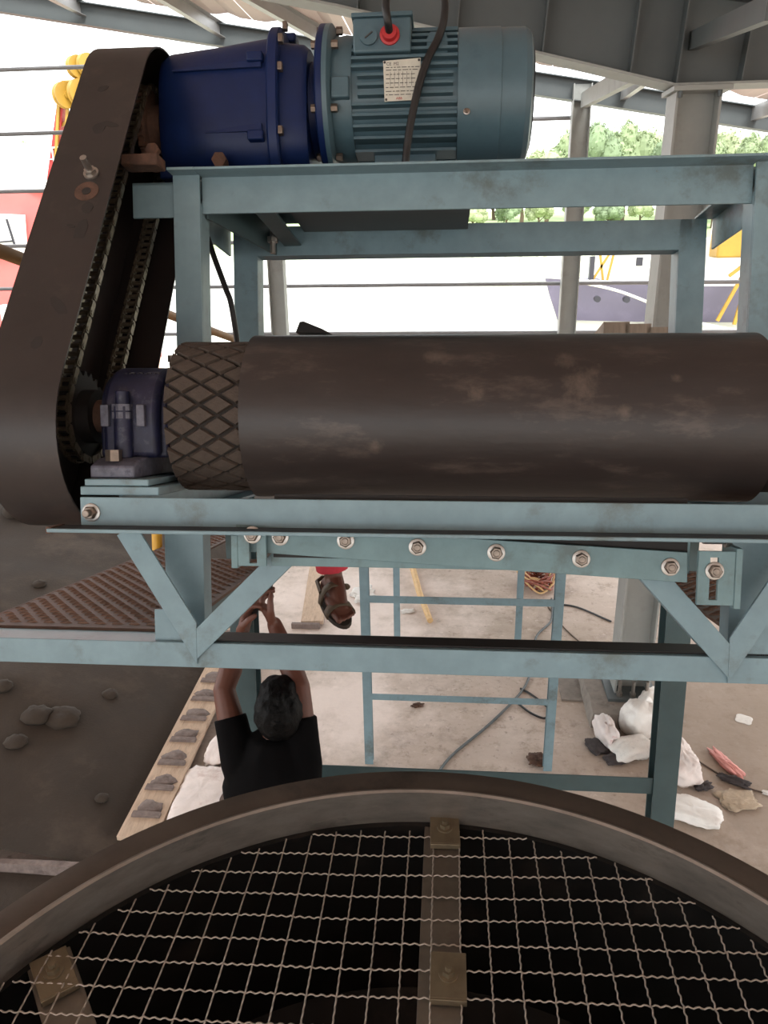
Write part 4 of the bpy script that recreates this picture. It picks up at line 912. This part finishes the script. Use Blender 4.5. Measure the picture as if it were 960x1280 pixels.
# ------------------------------------------------------------------ litter on the floor
sack('rubbish_bag', (1.30, 4.38, 0), (.13, .11, .13), 11, 'big white plastic bag leaning on the column pedestal', .3, 'plastic_white', 'bag')
sack('rubbish_bag', (1.42, 4.6, 0), (.10, .08, .10), 12, 'white bag with a dark patch right of the column base', .8, 'plastic_white', 'bag')
sack('rubbish_bag', (1.05, 4.28, 0), (.06, .12, .09), 13, 'red and white printed bag at the pedestal corner', .2, 'redbag', 'bag')
sack('rubbish_bag', (1.19, 4.15, 0), (.13, .09, .06), 14, 'off-white paper sack in front of the pedestal', .4, 'paper', 'bag')
sack('rubbish_bag', (1.44, 3.98, 0), (.10, .16, .10), 15, 'white sack half hidden by the near trestle leg', .1, 'sack', 'bag')
sack('rubbish_bag', (1.42, 3.62, 0), (.16, .10, .04), 16, 'flat crumpled white sheet right of the near trestle leg', -.5, 'plastic_white', 'bag')
sack('dark_rag', (.98, 4.2, 0), (.06, .08, .02), 17, 'dark oily rag beside the red printed bag', .3, 'darkrag', 'rag')
sack('dark_rag', (1.08, 4.08, 0), (.07, .05, .02), 18, 'small bluish dark rag under the paper sack', .3, 'darkrag', 'rag')
sack('pink_wrapper', (1.75, 4.08, 0), (.035, .13, .02), 19, 'pink crumpled wrapper on the floor at the right', .35, 'pink', 'wrapper', amp=.35)
sack('tan_rag', (1.72, 3.76, 0), (.10, .08, .012), 20, 'tan cloth rag lying at the right edge', .2, 'burlap', 'rag', amp=.3)
sack('dark_rag', (1.55, 3.86, 0), (.05, .025, .02), 21, 'brown twisted scrap left of the tan rag', .3, 'darkrag', 'rag', amp=.4)
sack('dark_rag', (1.75, 3.92, 0), (.08, .025, .02), 22, 'brown twisted strip above the tan rag', -.5, 'darkrag', 'rag', amp=.4)
sack('paper_scrap', (2.03, 4.57, 0), (.055, .055, .003), 23, 'white paper scrap far right on the floor', -.5, 'paper', 'paper', amp=.06)
sack('paper_scrap', (1.55, 4.2, 0), (.04, .015, .01), 24, 'small white scrap near the cable right of the leg', -.5, 'paper', 'paper')
sack('paper_scrap', (1.93, 3.83, 0), (.05, .018, .01), 25, 'white sliver beside the brown strip at the right', -.2, 'paper', 'paper')
sack('leaf_scrap', (.58, 4.05, 0), (.05, .05, .02), 26, 'dry brown leaf beside the middle trestle foot', .2, 'rust', 'leaf', amp=.4)
sack('leaf_scrap', (-.19, 4.6, 0), (.035, .02, .01), 27, 'small brown leaf on the pale floor below the cross bar', .2, 'rust', 'leaf', amp=.4)
sack('paper_scrap', (-.33, 6.0, 0), (.05, .03, .01), 28, 'white scrap left of the bamboo pole', .2, 'paper', 'paper', amp=.4)
sack('paper_scrap', (-.75, 6.3, 0), (.10, .12, .02), 29, 'crumpled shredded paper beside the hanging leg', .2, 'paper', 'paper', amp=.5)
single('bamboo_pole', MB().tube([(-.42, 8.0, .05), (-.34, 6.92, .045), (-.24, 6.3, .04), (-.13, 5.8, .03)], [.03, .03, .029, .026], 10), 'bamboo', 'thin bamboo pole lying on the floor behind the middle trestle', 'pole', (-.13, 5.8, 0), 'w')
wbn = thing('wire_bundle', 'tangled bundle of reddish wire by the far trestle leg', 'wire', (.85, 6.6, 0), 'w')
for k in range(16):
    pts = []; ph = random.uniform(0, 6); rr = random.uniform(.08, .19); tx = random.uniform(-.4, .4)
    for i in range(20):
        a = 2 * pi * i / 20; pts.append((.85 + rr * cos(a) * .9 + .02 * sin(3 * a + ph), 6.6 + rr * sin(a) * 1.2, .07 + .05 * sin(2 * a + ph) + tx * rr * cos(a) * .4))
    part(wbn, 'wire_coil', MB().tube(pts, .009, 6, closed=True), 'wirered' if k % 3 else 'bamboo')
def floor_cable(pts, label, r=.008, m='cable'):
    single('floor_cable', MB().tube(smooth_path([(x, y, r) for x, y in pts]), r, 7), m, label, 'cable', (pts[0][0], pts[0][1], 0), 'w')
floor_cable([(.95, 6.3), (.9, 5.9), (.74, 5.6), (.65, 5.1), (.55, 4.8), (.3, 4.4), (.03, 4.03), (-.1, 3.7)], 'long grey cable crossing the floor under the middle trestle', .009, 'frame_grey')
floor_cable([(.55, 4.85), (.62, 4.78), (.72, 4.62), (.69, 4.5), (.6, 4.55), (.52, 4.66)], 'small loop of dark cable on the floor left of the pedestal')
floor_cable([(.95, 6.2), (1.15, 6.15), (1.4, 5.9)], 'dark cable end running right from the wire bundle')
floor_cable([(.9, 6.15), (1.0, 5.75), (1.2, 5.3), (1.45, 4.8), (1.5, 4.3), (1.72, 3.95), (1.95, 3.82), (2.3, 3.75)], 'thin dark cable passing behind the column to the right edge', .005, 'railcable')
single('floor_slab', MB().box(.83, 1.12, 4.72, 5.35, .0, .015), 'pedestal', 'flat grey concrete slab left of the column base', 'slab', (.95, 5.0, 0), 'w', bevel=.003)

# ------------------------------------------------------------------ people
def remesh(o, vox, smooth=6, fac=.5):
    r = o.modifiers.new('skin', 'REMESH'); r.mode = 'VOXEL'; r.voxel_size = vox; r.use_smooth_shade = True
    s_ = o.modifiers.new('soft', 'SMOOTH'); s_.factor = fac; s_.iterations = smooth
    return o
def limb(mb, pts, rad, n=14):
    mb.tube(pts, rad, n)
    for p, r in zip(pts, rad): mb.ell(p, (r, r, r), 12)
def hand(mb, wrist, d, s, curl, spread=.0, thumb_out=.6, sc_=1.0):
    wrist, d, s = Vector(wrist), Vector(d).normalized(), Vector(s); s = (s - d * s.dot(d)).normalized(); nrm = d.cross(s)   # fingers curl toward nrm
    nails = []
    ks = [(.030, .082, .074), (.010, .088, .082), (-.011, .085, .076), (-.031, .077, .060)]
    for i, (o_, kl, fl) in enumerate(ks):
        k = wrist + d * kl * sc_ + s * o_ * sc_; limb(mb, [wrist + s * o_ * .6 * sc_, k], [.016 * sc_, .0115 * sc_], 10)
        p = k; a = 0; fd = (d + s * o_ * spread).normalized()
        pts = [k]; rad = [.0105 * sc_]
        for j, f in enumerate((.45, .31, .24)):
            a += curl[i] * (.9, 1.1, .7)[j]; v = fd * cos(a) + nrm * sin(a); p = p + v * fl * f * sc_; pts.append(p); rad.append((.0098, .009, .0075)[j] * sc_)
        limb(mb, pts, rad, 10); nails.append((p - nrm * .0, v))
    b = wrist + d * .022 * sc_ + s * .026 * sc_; t1 = b + (s * thumb_out + d * .6 + nrm * .35).normalized() * .042 * sc_; t2 = t1 + (s * .15 + d * .8 + nrm * .5).normalized() * .034 * sc_; t3 = t2 + (d * .8 + nrm * .7 - s * .1).normalized() * .024 * sc_
    limb(mb, [b, t1, t2, t3], [.017 * sc_, .013 * sc_, .0115 * sc_, .009 * sc_], 10)
def head(mb, c, fwd, upd, s_=1.0):
    c, f, u = Vector(c), Vector(fwd).normalized(), Vector(upd); u = (u - f * u.dot(f)).normalized(); r = f.cross(u); R3 = Matrix((r, f, u)).transposed()
    P_ = lambda x, y, z: c + (r * x + f * y + u * z) * s_
    mb.ell(P_(0, -.008, .022), (.074 * s_, .092 * s_, .094 * s_), 20, R3); mb.ell(P_(0, .028, -.045), (.055 * s_, .058 * s_, .066 * s_), 16, R3)
    mb.ell(P_(0, .088, -.018), (.013 * s_, .018 * s_, .020 * s_), 10, R3); mb.ell(P_(0, .083, .006), (.008 * s_, .012 * s_, .024 * s_), 10, R3)
    mb.ell(P_(0, .079, -.054), (.024 * s_, .010 * s_, .009 * s_), 10, R3); mb.ell(P_(0, .066, -.092), (.024 * s_, .018 * s_, .016 * s_), 10, R3)
    for q in (-1, 1):
        mb.ell(P_(q * .075, -.005, -.005), (.009 * s_, .018 * s_, .030 * s_), 10, R3); mb.ell(P_(q * .030, .076, .026), (.024 * s_, .012 * s_, .008 * s_), 10, R3); mb.ell(P_(q * .043, .052, -.02), (.022 * s_, .02 * s_, .022 * s_), 10, R3)
    return P_, R3

# worker in black, back to the camera, arms raised around the trestle leg
p1 = thing('person', 'person in a black T-shirt reaching up around the trestle leg, back turned', 'person', (-.57, 2.08, 0), 'w')
bd = MB()
hc = Vector((-.545, 2.13, 1.685)); P1, R1 = head(bd, hc, (-.1, .86, .45), (0, -.45, .86))
limb(bd, [(-.565, 2.05, 1.50), (-.555, 2.085, 1.60)], [.058, .052])
for z0, w, dpt in ((1.47, .145, .085), (1.32, .14, .095), (1.15, .125, .09), (1.0, .14, .10)): bd.ell((-.57, 2.03, z0), (w, dpt, .12), 18)
LS, LE, LW = (-.675, 2.05, 1.53), (-.742, 2.165, 1.735), (-.705, 2.305, 1.868)
RS_, RE, RW_ = (-.462, 2.05, 1.53), (-.486, 2.165, 1.755), (-.592, 2.318, 1.905)
limb(bd, [LS, Vector(LS).lerp(LE, .5), LE, Vector(LE).lerp(LW, .35), LW], [.054, .047, .038, .040, .026])
limb(bd, [RS_, Vector(RS_).lerp(RE, .5), RE, Vector(RE).lerp(RW_, .35), RW_], [.054, .047, .038, .040, .026])
hand(bd, LW, (.25, .25, .93), (-.2, -.95, .1), (.55, .6, .65, .75), .5)
hand(bd, RW_, (-.55, .2, .8), (.3, -.9, .3), (.75, .8, .85, .9), .3)
for s_ in (-1, 1):
    limb(bd, [(-.57 + s_ * .085, 2.03, .95), (-.57 + s_ * .10, 2.07, .50), (-.57 + s_ * .105, 2.02, .09)], [.088, .056, .04]); limb(bd, [(-.57 + s_ * .105, 1.995, .045), (-.57 + s_ * .115, 2.19, .035)], [.038, .034])
remesh(part(p1, 'body', bd, 'skin'), .0042, 5)
shb = MB()
rings = []
for z, w, dpt, cy in ((.93, .165, .125, 2.03), (1.05, .155, .12, 2.03), (1.2, .148, .115, 2.03), (1.34, .158, .118, 2.025), (1.46, .165, .112, 2.03), (1.53, .14, .095, 2.04), (1.585, .088, .078, 2.055), (1.625, .066, .064, 2.075)):
    rings.append([(-.57 + w * cos(2 * pi * k / 32), cy + dpt * sin(2 * pi * k / 32), z + .012 * noise.noise((cos(2 * pi * k / 32) * 2, sin(2 * pi * k / 32) * 2, z * 5))) for k in range(32)])
shb.loft(rings)
for a, b_ in ((LS, LE), (RS_, RE)):
    a, b_ = Vector(a), Vector(b_); shb.tube([a + (a - b_) * .35, a, a.lerp(b_, .33), a.lerp(b_, .62)], [.055, .064, .058, .055], 18); shb.ell(a, (.064, .066, .062), 16)
remesh(part(p1, 'tshirt', shb, 'shirt'), .007, 5)
hr = MB(); hr.ell(P1(0, -.026, .036), (.080, .090, .094), 48, R1); hr.ell(P1(0, -.042, -.012), (.066, .062, .056), 40, R1); hr.ell(P1(0, .03, .075), (.062, .06, .04), 32, R1)
hv = []
for v in hr.v: v = Vector(v); hv.append(tuple(v + (v - hc).normalized() * .008 * noise.noise(v * 45)))
hr.v = hv; remesh(part(p1, 'hair', hr, 'hair'), .004, 6)
tr = MB()
for s_ in (-1, 1): tr.tube([(-.57 + s_ * .08, 2.03, .98), (-.57 + s_ * .09, 2.04, .75), (-.57 + s_ * .10, 2.07, .50), (-.57 + s_ * .105, 2.03, .10)], [.115, .10, .078, .072], 20)
tr.ell((-.57, 2.03, .95), (.155, .12, .10), 18); remesh(part(p1, 'trousers', tr, 'trousers'), .009, 4)
for s_ in (-1, 1):
    so = MB(); so.ell((-.57 + s_ * .11, 2.09, .035), (.05, .14, .034), 18); part(p1, 'shoe', so, 'sole')
for q in (-1, 1):
    e = MB(); e.ell(P1(q * .030, .073, .010), (.012, .010, .009), 10, R1); part(p1, 'eye', e, 'paper')
single('spanner', MB().add(*(lambda b: (b.v, b.f))(MB().bar((-.675, 2.335, 1.915), (-.618, 2.345, 2.035), .018, .010, (0, 1, 0)).add(*(lambda c: (c.v, c.f))(MB().cyl((-.616, 2.338, 2.04), (-.616, 2.352, 2.04), .022, n=10))))), 'black', 'dark spanner gripped in the raised hands of the worker in black', 'spanner', (-.65, 2.34, 1.95), 'w')

# second worker reclining on the left stringer, only the hanging leg and sandal show below the scraper
p2 = thing('person', 'person in red trousers whose sandalled foot hangs below the scraper', 'person', (-.43, 2.62, 1.84), 'w')
bd = MB(); H2 = Vector((-.575, 3.05, 2.43)); K2 = Vector((-.478, 2.68, 2.31)); A2 = Vector((-.428, 2.64, 1.925)); T2 = Vector((-.378, 2.495, 1.855)); E2 = Vector((-.462, 2.65, 1.878))
limb(bd, [H2, K2, K2.lerp(A2, .35), A2], [.085, .055, .050, .034]); limb(bd, [A2, A2.lerp(T2, .45), T2.lerp(A2, .25)], [.037, .034, .028]); limb(bd, [E2 + Vector((.01, 0, .02)), A2.lerp(T2, .4)], [.033, .032])
tdir = (T2 - E2).normalized(); tside = tdir.cross(Vector((0, 0, 1))).normalized(); fn = tdir.cross(tside); fn = fn if fn.z < 0 else -fn
R3f = Matrix((tside, tdir, -fn)).transposed()
bd.ell(E2.lerp(T2, .62) - fn * .012, (.042, .075, .026), 18, R3f); bd.ell(E2.lerp(T2, .85) - fn * .002, (.045, .05, .020), 18, R3f)
for i, (o_, l_) in enumerate(((-.029, .052), (-.009, .050), (.007, .045), (.021, .038), (.033, .031))):
    s0 = T2 - tdir * .012 - tside * o_; limb(bd, [s0, s0 + tdir * l_ - fn * .004], [.0135 if i == 0 else .0095, .012 if i == 0 else .0082], 10)
S2 = Vector((-.62, 3.45, 2.54)); limb(bd, [(-.60, 3.06, 2.44), (-.61, 3.26, 2.48), tuple(S2)], [.125, .12, .115]); P2, R2 = head(bd, (-.61, 3.645, 2.575), (0, -.55, .84), (0, .84, .55), .95); limb(bd, [S2, (-.61, 3.59, 2.56)], [.06, .05])
for s_ in (-1, 1): limb(bd, [S2 + Vector((s_ * .15, 0, 0)), S2 + Vector((s_ * .17, .12, -.22)), S2 + Vector((s_ * .13, -.10, -.25))], [.05, .038, .026]); hand(bd, S2 + Vector((s_ * .13, -.10, -.25)), (-s_ * .2, -.95, -.1), (-s_, 0, .2), (.3, .3, .35, .4))
limb(bd, [(-.66, 3.04, 2.44), (-.715, 2.72, 2.52), (-.665, 2.88, 2.385)], [.085, .055, .036]); limb(bd, [(-.665, 2.90, 2.375), (-.655, 2.72, 2.40)], [.034, .028])
remesh(part(p2, 'body', bd, 'skin'), .0035, 4)
tr = MB(); tr.tube([H2, H2.lerp(K2, .5), K2, K2.lerp(A2, .45), K2.lerp(A2, .90)], [.11, .095, .074, .064, .062], 30); tr.ell((-.61, 3.05, 2.445), (.14, .12, .115), 28); tr.tube([(-.66, 3.04, 2.44), (-.715, 2.72, 2.52), (-.67, 2.85, 2.43)], [.105, .078, .066], 26)
remesh(part(p2, 'trousers', tr, 'redcloth'), .007, 3)
st_ = MB(); st_.tube([(-.60, 3.07, 2.44), (-.61, 3.26, 2.49), (-.62, 3.44, 2.54), (-.615, 3.53, 2.55)], [.145, .14, .135, .07], 28)
for s_ in (-1, 1): st_.tube([S2 + Vector((s_ * .07, 0, 0)), S2 + Vector((s_ * .15, 0, 0)), S2 + Vector((s_ * .165, .07, -.13))], [.08, .066, .058], 20)
remesh(part(p2, 'shirt', st_, 'greycloth'), .008, 4)
hr = MB(); hr.ell(P2(0, -.024, .036), (.078, .088, .088), 40, R2); hr.ell(P2(0, -.045, -.02), (.064, .058, .055), 30, R2); remesh(part(p2, 'hair', hr, 'hair'), .005, 4)
for q in (-1, 1):
    e = MB(); e.ell(P2(q * .030, .073, .010), (.012, .010, .009), 10, R2); part(p2, 'eye', e, 'paper')
# sandal: sole slab along the foot, instep and heel straps
sl = MB(); pr = []
org = (E2 + T2) / 2 + fn * .024; Lf = (T2 - E2).length
for i in range(24):
    a = 2 * pi * i / 24; w = .046 + .006 * cos(a); pr.append((cos(a) * (Lf / 2 + .042) * (1 if abs(cos(a)) < .99 else 1), sin(a) * w))
sl.prism(pr, org, org + fn * .018, tdir, tside); sdl = part(p2, 'sandal_sole', sl, 'sole', bevel=.003)
def strap(c, w, h, wd):
    s_ = MB(); q = []
    for i in range(11):
        a = pi * i / 10; q.append(c + tside * cos(a) * w - fn * (sin(a) * h))
    vs = []
    for p in q: vs += [p - tdir * wd, p + tdir * wd]
    s_.add(vs, [(2 * i, 2 * i + 2, 2 * i + 3, 2 * i + 1) for i in range(10)])
    o = part(p2, 'sandal_strap', s_, 'sandal', parent=sdl); so = o.modifiers.new('t', 'SOLIDIFY'); so.thickness = .005; so.offset = 1
strap(T2 - tdir * .03 + fn * .02, .052, .048, .019); strap(T2 - tdir * .105 + fn * .014, .049, .078, .015); 
hs = MB(); hs.tube([E2 + tdir * .06 + tside * .043 - fn * .03, E2 - tdir * .02 + tside * .03 - fn * .03, E2 - tdir * .045 - fn * .028, E2 - tdir * .02 - tside * .03 - fn * .03, E2 + tdir * .06 - tside * .043 - fn * .03], .008, 8); part(p2, 'heel_strap', hs, 'sandal', parent=sdl)
bk_ = MB(); bk_.ell(A2 + Vector((.048, -.02, -.02)), (.017, .008, .014), 10); part(p2, 'strap_tab', bk_, 'sandal', parent=sdl)

# ------------------------------------------------------------------ far bank trees
def crown_mesh(seed, m):
    rnd = random.Random(seed); b = MB(); lobes = [(Vector((0, 0, .1)), .72)]
    for k in range(11):
        a, z = rnd.uniform(0, 2 * pi), rnd.uniform(-.55, .7); rr = sqrt(1 - z * z) * .6; lobes.append((Vector((rr * cos(a), rr * sin(a), z * .75)), rnd.uniform(.28, .44)))
    for k in range(1900):                                           # leaf sprays scattered over the lobes
        c, R_ = lobes[rnd.randrange(len(lobes))]; d_ = Vector((rnd.gauss(0, 1), rnd.gauss(0, 1), rnd.gauss(.15, 1))).normalized()
        p = c + d_ * R_ * rnd.uniform(.82, 1.04); s_ = rnd.uniform(.03, .065)
        ax = [Vector((rnd.gauss(0, 1), rnd.gauss(0, 1), rnd.gauss(0, .7))).normalized() * s_ for _ in range(3)]
        b.add([p + ax[0], p - ax[0], p + ax[1], p - ax[1], p + ax[2] * .6, p - ax[2] * .6], [(0, 2, 4), (2, 1, 4), (1, 3, 4), (3, 0, 4), (2, 0, 5), (1, 2, 5), (3, 1, 5), (0, 3, 5)])
    for c, R_ in lobes: b.ell(c, (R_ * .86,) * 3, 12)
    return b.mesh('crown', m, smooth=False)
def trunk_mesh():
    b = MB(); b.tube([(0, 0, -1.0), (.03, 0, -.4), (0, .02, .1), (.02, 0, .5)], [.09, .07, .05, .03], 8)
    for a in range(4): b.tube([(0, 0, -.1 + a * .1), (.4 * cos(a * 1.7), .4 * sin(a * 1.7), .35 + a * .1)], [.04, .015], 6)
    return b.mesh('trunk', M['trunk'])
CR = [crown_mesh(3, M['leaf'][0]), crown_mesh(8, M['leaf'][1]), crown_mesh(15, M['leaf'][2])]; TK = trunk_mesh()
def tree(x, y, z, w, h, v, label, grp):
    t = thing('tree', label, 'tree', (x, y, z), 'w', grp); BASE[t.name] = Vector((0, 0, 0))
    inst(t, 'crown', CR[v], (0, 0, h * .60), (0, 0, random.uniform(0, 6)), scale=(w, w, h * .45)); inst(t, 'trunk', TK, (0, 0, h * .3), None, scale=(w, w, h * .33))
tr_list = [(20, 20, 0, 'short tree at the left end of the far tree line'), (27, 22, 1, 'pale rounded tree beside the far column, left'), (34, 25, 0, 'tree just right of the slim far column'), (41, 28, 2, 'tallest dark tree between the two columns'), (48, 27, 0, 'broad tree in the middle of the far tree line'),
           (55, 26, 1, 'pale tree left of the near column'), (61, 26, 2, 'dark tree behind the near column'), (68, 24, 0, 'tree just right of the near column'), (75, 25, 1, 'pale tree at the right picture edge'), (83, 24, 0, 'last tree of the far line, right edge'),
           (91, 22, 2, 'dark tree just beyond the right picture edge'), (12, 15, 2, 'dark low tree hidden behind the motor frame'), (99, 24, 0, 'tall tree well past the right picture edge'), (107, 22, 1, 'pale tree far past the right picture edge'), (115, 25, 2, 'dark tree at the right end of the bank'), (123, 21, 0, 'rounded tree at the right end of the bank'), (131, 23, 1, 'outermost pale tree on the right bank'), (-126, 26, 0, 'tree behind the red ship at the left edge'), (-118, 22, 1, 'pale tree between red ship and chain guard'), (-110, 18, 0, 'tree hidden behind the chain guard')]
for i, (x, h, v, lb) in enumerate(tr_list):
    dy = 236 + 19 * (i % 3); f_ = dy / 236; tree(x * f_, dy, 1.2, 7.6 * f_, (h - 1.5) * f_ * 1.04, v, lb, 'trees on the far bank')
bush = ['pale low bush at the water line left', 'dark low bush at the water line', 'pale low bush under the slim far column', 'mid green bush right of the slim far column', 'dark bush under the tall trees', 'pale bush left of the near column', 'mid green bush behind the near column', 'dark bush right of the near column', 'pale bush at the right edge of the bank']
for i, lb in enumerate(bush): tree(6 + i * 9, 221 + (i % 3) * 3, .2, 4.3, 8 + (i * 3) % 4, (1, 2, 1, 0, 2, 1, 0, 2, 1)[i], lb, 'bushes along the far bank')

# ------------------------------------------------------------------ ships at the quay
WZ = -2.3
gs_ = thing('grey_ship', 'violet-grey ship bow seen above the belt between the columns', 'ship', (12, 45, WZ), 'w')
hl = MB(); secs = []
for t, wd in ((0, .02), (.06, .6), (.15, 1.5), (.3, 2.4), (.5, 3.0), (1, 3.2)):
    x = 5.5 + t * 26; rake = (1 - min(1, t * 4)) * 1.0
    secs.append([(x + rake, 47 - wd * .55, WZ - .4), (x + rake * .3, 47 - wd * .9, -.9), (x, 47 - wd, .05 - .3 * min(1, t * 2)), (x, 47 + wd, .05 - .3 * min(1, t * 2)), (x + rake * .3, 47 + wd * .9, -.9), (x + rake, 47 + wd * .55, WZ - .4)])
hl.loft(secs); part(gs_, 'hull', hl, 'hull_grey', ang=50)
ra = MB(); ra.tube([(5.7, 46.9, .12), (7.2, 45.4, .05), (10, 44.55, -.08), (13.5, 44.0, -.2), (20, 43.8, -.22)], .05, 8); part(gs_, 'gunwale', ra, 'ship_white')
for x, y in ((8.2, 44.98), (9.7, 44.55), (11.2, 44.28)):
    b = MB(); b.cyl((x, y + .3, -.95), (x, y - .12, -.95), .17, n=20); part(gs_, 'porthole', b, 'ship_dark')
b = MB(); b.tube([(11.2 + .42 * cos(a), 44.0 + .05, -.9 + .42 * sin(a)) for a in [2 * pi * i / 24 for i in range(24)]], .13, 10, closed=True); part(gs_, 'fender_tyre', b, 'rope')
part(gs_, 'deckhouse', MB().box(8.6, 24, 45.8, 49, -.2, 2.1), 'ship_white', bevel=.05)
part(gs_, 'upper_deckhouse', MB().box(15, 24, 46, 48.6, 2.1, 4.6), 'ship_white', bevel=.05)
for x in (10.3, 12.3): part(gs_, 'window', MB().box(x, x + .35, 45.72, 45.82, .75, 1.2), 'ship_dark')
b = MB()
for (p, q) in (((7.9, 45.4, .0), (8.9, 45.4, 1.7)), ((8.5, 45.4, .0), (8.2, 45.4, 1.6)), ((8.7, 45.3, 0), (9.0, 45.3, 1.7))): b.bar(p, q, .12, .12, (0, 1, 0))
part(gs_, 'yellow_davit', b, 'ship_yellow')
b = MB(); b.box(7.7, 7.95, 45.2, 45.6, -.1, 1.3); part(gs_, 'mast_post', b, 'ship_dark')
b = MB(); b.box(13.9, 15.4, 43.6, 45, 1.2, 3.2); part(gs_, 'yellow_housing', b, 'ship_yellow', bevel=.1)
b = MB()
for (p, q) in (((14.3, 43.4, -2.0), (15.4, 43.4, .6)), ((15.2, 43.4, -2.2), (15.6, 43.4, .3)), ((14.6, 43.4, .3), (15.7, 43.4, 1.2))): b.bar(p, q, .16, .16, (0, 1, 0))
part(gs_, 'yellow_ladder', b, 'ship_yellow')
single('mooring_rope', MB().tube(smooth_path([(6.6, 45.3, .05), (8.8, 43.6, -.35), (10.6, 42.6, -1.0), (12, 40, -1.6), (14.8, 36, -1.95)]), .07, 8), 'rope', 'white mooring rope sagging from the grey ship bow', 'rope', (6.6, 45.3, 0), 'w')

rs = thing('red_ship', 'red-hulled ship with white bulwark behind the chain guard', 'ship', (-22, 33, WZ), 'w')
hl = MB(); secs = []
for x, wd in ((-46, 3.2), (-26, 3.2), (-17.0, 2.9), (-14.2, 1.6), (-13.0, .3)):
    secs.append([(x, 34 - wd * .8, WZ - .4), (x, 34 - wd, 1.0), (x, 34 - wd - .1, 4.55), (x, 34 + wd + .1, 4.55), (x, 34 + wd, 1.0), (x, 34 + wd * .8, WZ - .4)])
hl.loft(secs); part(rs, 'hull', hl, 'hull_red', ang=50)
part(rs, 'bulwark', MB().box(-44, -14.4, 31.2, 36.8, 4.56, 5.25), 'ship_white', bevel=.03)
wp = MB(); wp.add([(-18.5, 30.7, 2.35), (-16.75, 30.7, 2.35), (-16.6, 30.7, 3.75), (-18.5, 30.7, 3.85), (-18.5, 31.0, 2.35), (-16.75, 31.0, 2.35), (-16.6, 31.0, 3.75), (-18.5, 31.0, 3.85)], [(0, 1, 2, 3), (7, 6, 5, 4), (0, 4, 5, 1), (3, 2, 6, 7), (1, 5, 6, 2), (0, 3, 7, 4)]); part(rs, 'white_panel', wp, 'ship_white')
b = MB(); b.bar((-17.05, 30.66, 2.6), (-17.2, 30.66, 3.6), .08, .04, (0, 1, 0)); b.bar((-17.9, 30.66, 2.75), (-17.1, 30.66, 2.8), .06, .04, (0, 1, 0)); part(rs, 'hull_mark', b, 'ship_dark')
part(rs, 'cabin', MB().box(-24, -17.75, 31.6, 36, 5.25, 6.6), 'ship_white', bevel=.05); part(rs, 'cabin_window', MB().box(-18.9, -17.75, 31.5, 31.6, 5.3, 5.9), 'ship_dark')
b = MB()
for k in range(6): b.tube([(-17.5 + k * .6, 31, 5.25), (-17.5 + k * .6, 31, 6.1)], .03, 6)
b.tube([(-17.5, 31, 6.1), (-14.2, 31, 6.1)], .035, 6); b.tube([(-17.5, 31, 5.7), (-14.2, 31, 5.7)], .025, 6); part(rs, 'deck_rail', b, 'ship_white')
for x in (-17.5, -20.5): part(rs, 'dock_fender', MB().box(x - .5, x + .5, 30.3, 30.75, -1.5, .4), 'ship_white', bevel=.1)
cn = thing('ship_crane', 'yellow and red deck crane with big sheaves left of the guard', 'crane', (-14.2, 31.2, 5.25), 'w')
cn_shift = Vector((0, 0, -.62))
for (p, q) in (((-15.4, 31.2, 5.25), (-14.4, 31.2, 8.3)), ((-14.2, 31.2, 5.25), (-13.5, 31.2, 8.4))):
    b = MB(); b.bar(p, q, .26, .3, (0, 1, 0)); part(cn, 'jib_chord', b, 'ship_red')
for k in range(5):
    t, u = k / 5, (k + 1) / 5; a = Vector((-15.4, 31.2, 5.25)).lerp((-14.4, 31.2, 8.3), t); c = Vector((-14.2, 31.2, 5.25)).lerp((-13.5, 31.2, 8.4), u)
    b = MB(); b.bar(a, c, .10, .10, (0, 1, 0)); part(cn, 'lattice', b, 'ship_yellow')
for x in (-14.6, -14.25, -13.9):
    b = MB(); b.bar((x - .5, 31.0, 5.6), (x + .1, 31.0, 8.2), .10, .1, (0, 1, 0)); part(cn, 'hoist_rope', b, 'ship_yellow')
part(cn, 'red_housing', MB().box(-14.9, -13.7, 31.0, 32.2, 5.9, 6.7), 'ship_red', bevel=.05)
for (x, z, r) in ((-14.35, 8.45, .45), (-13.75, 8.5, .48), (-13.2, 8.5, .45), (-13.75, 9.35, .38), (-13.35, 9.4, .38)):
    b = MB(); b.lathe([(0, r), (.06, r), (.1, r * .86), (.16, r * .86), (.2, r), (.26, r)], (x, 31.0, z), (.8, -.6, 0), 28); b.cyl((x - .05, 31.05, z), (x + .25, 30.8, z), r * .25, n=12); part(cn, 'sheave', b, 'ship_yellow')
part(cn, 'sheave_block', MB().box(-14.5, -13.1, 31.25, 31.6, 8.3, 9.0), 'ship_yellow', bevel=.05)

for ch_ in cn.children: ch_.location += cn_shift if 'chord' not in ch_.name and 'lattice' not in ch_.name and 'rope' not in ch_.name else Vector((0, 0, -.3))
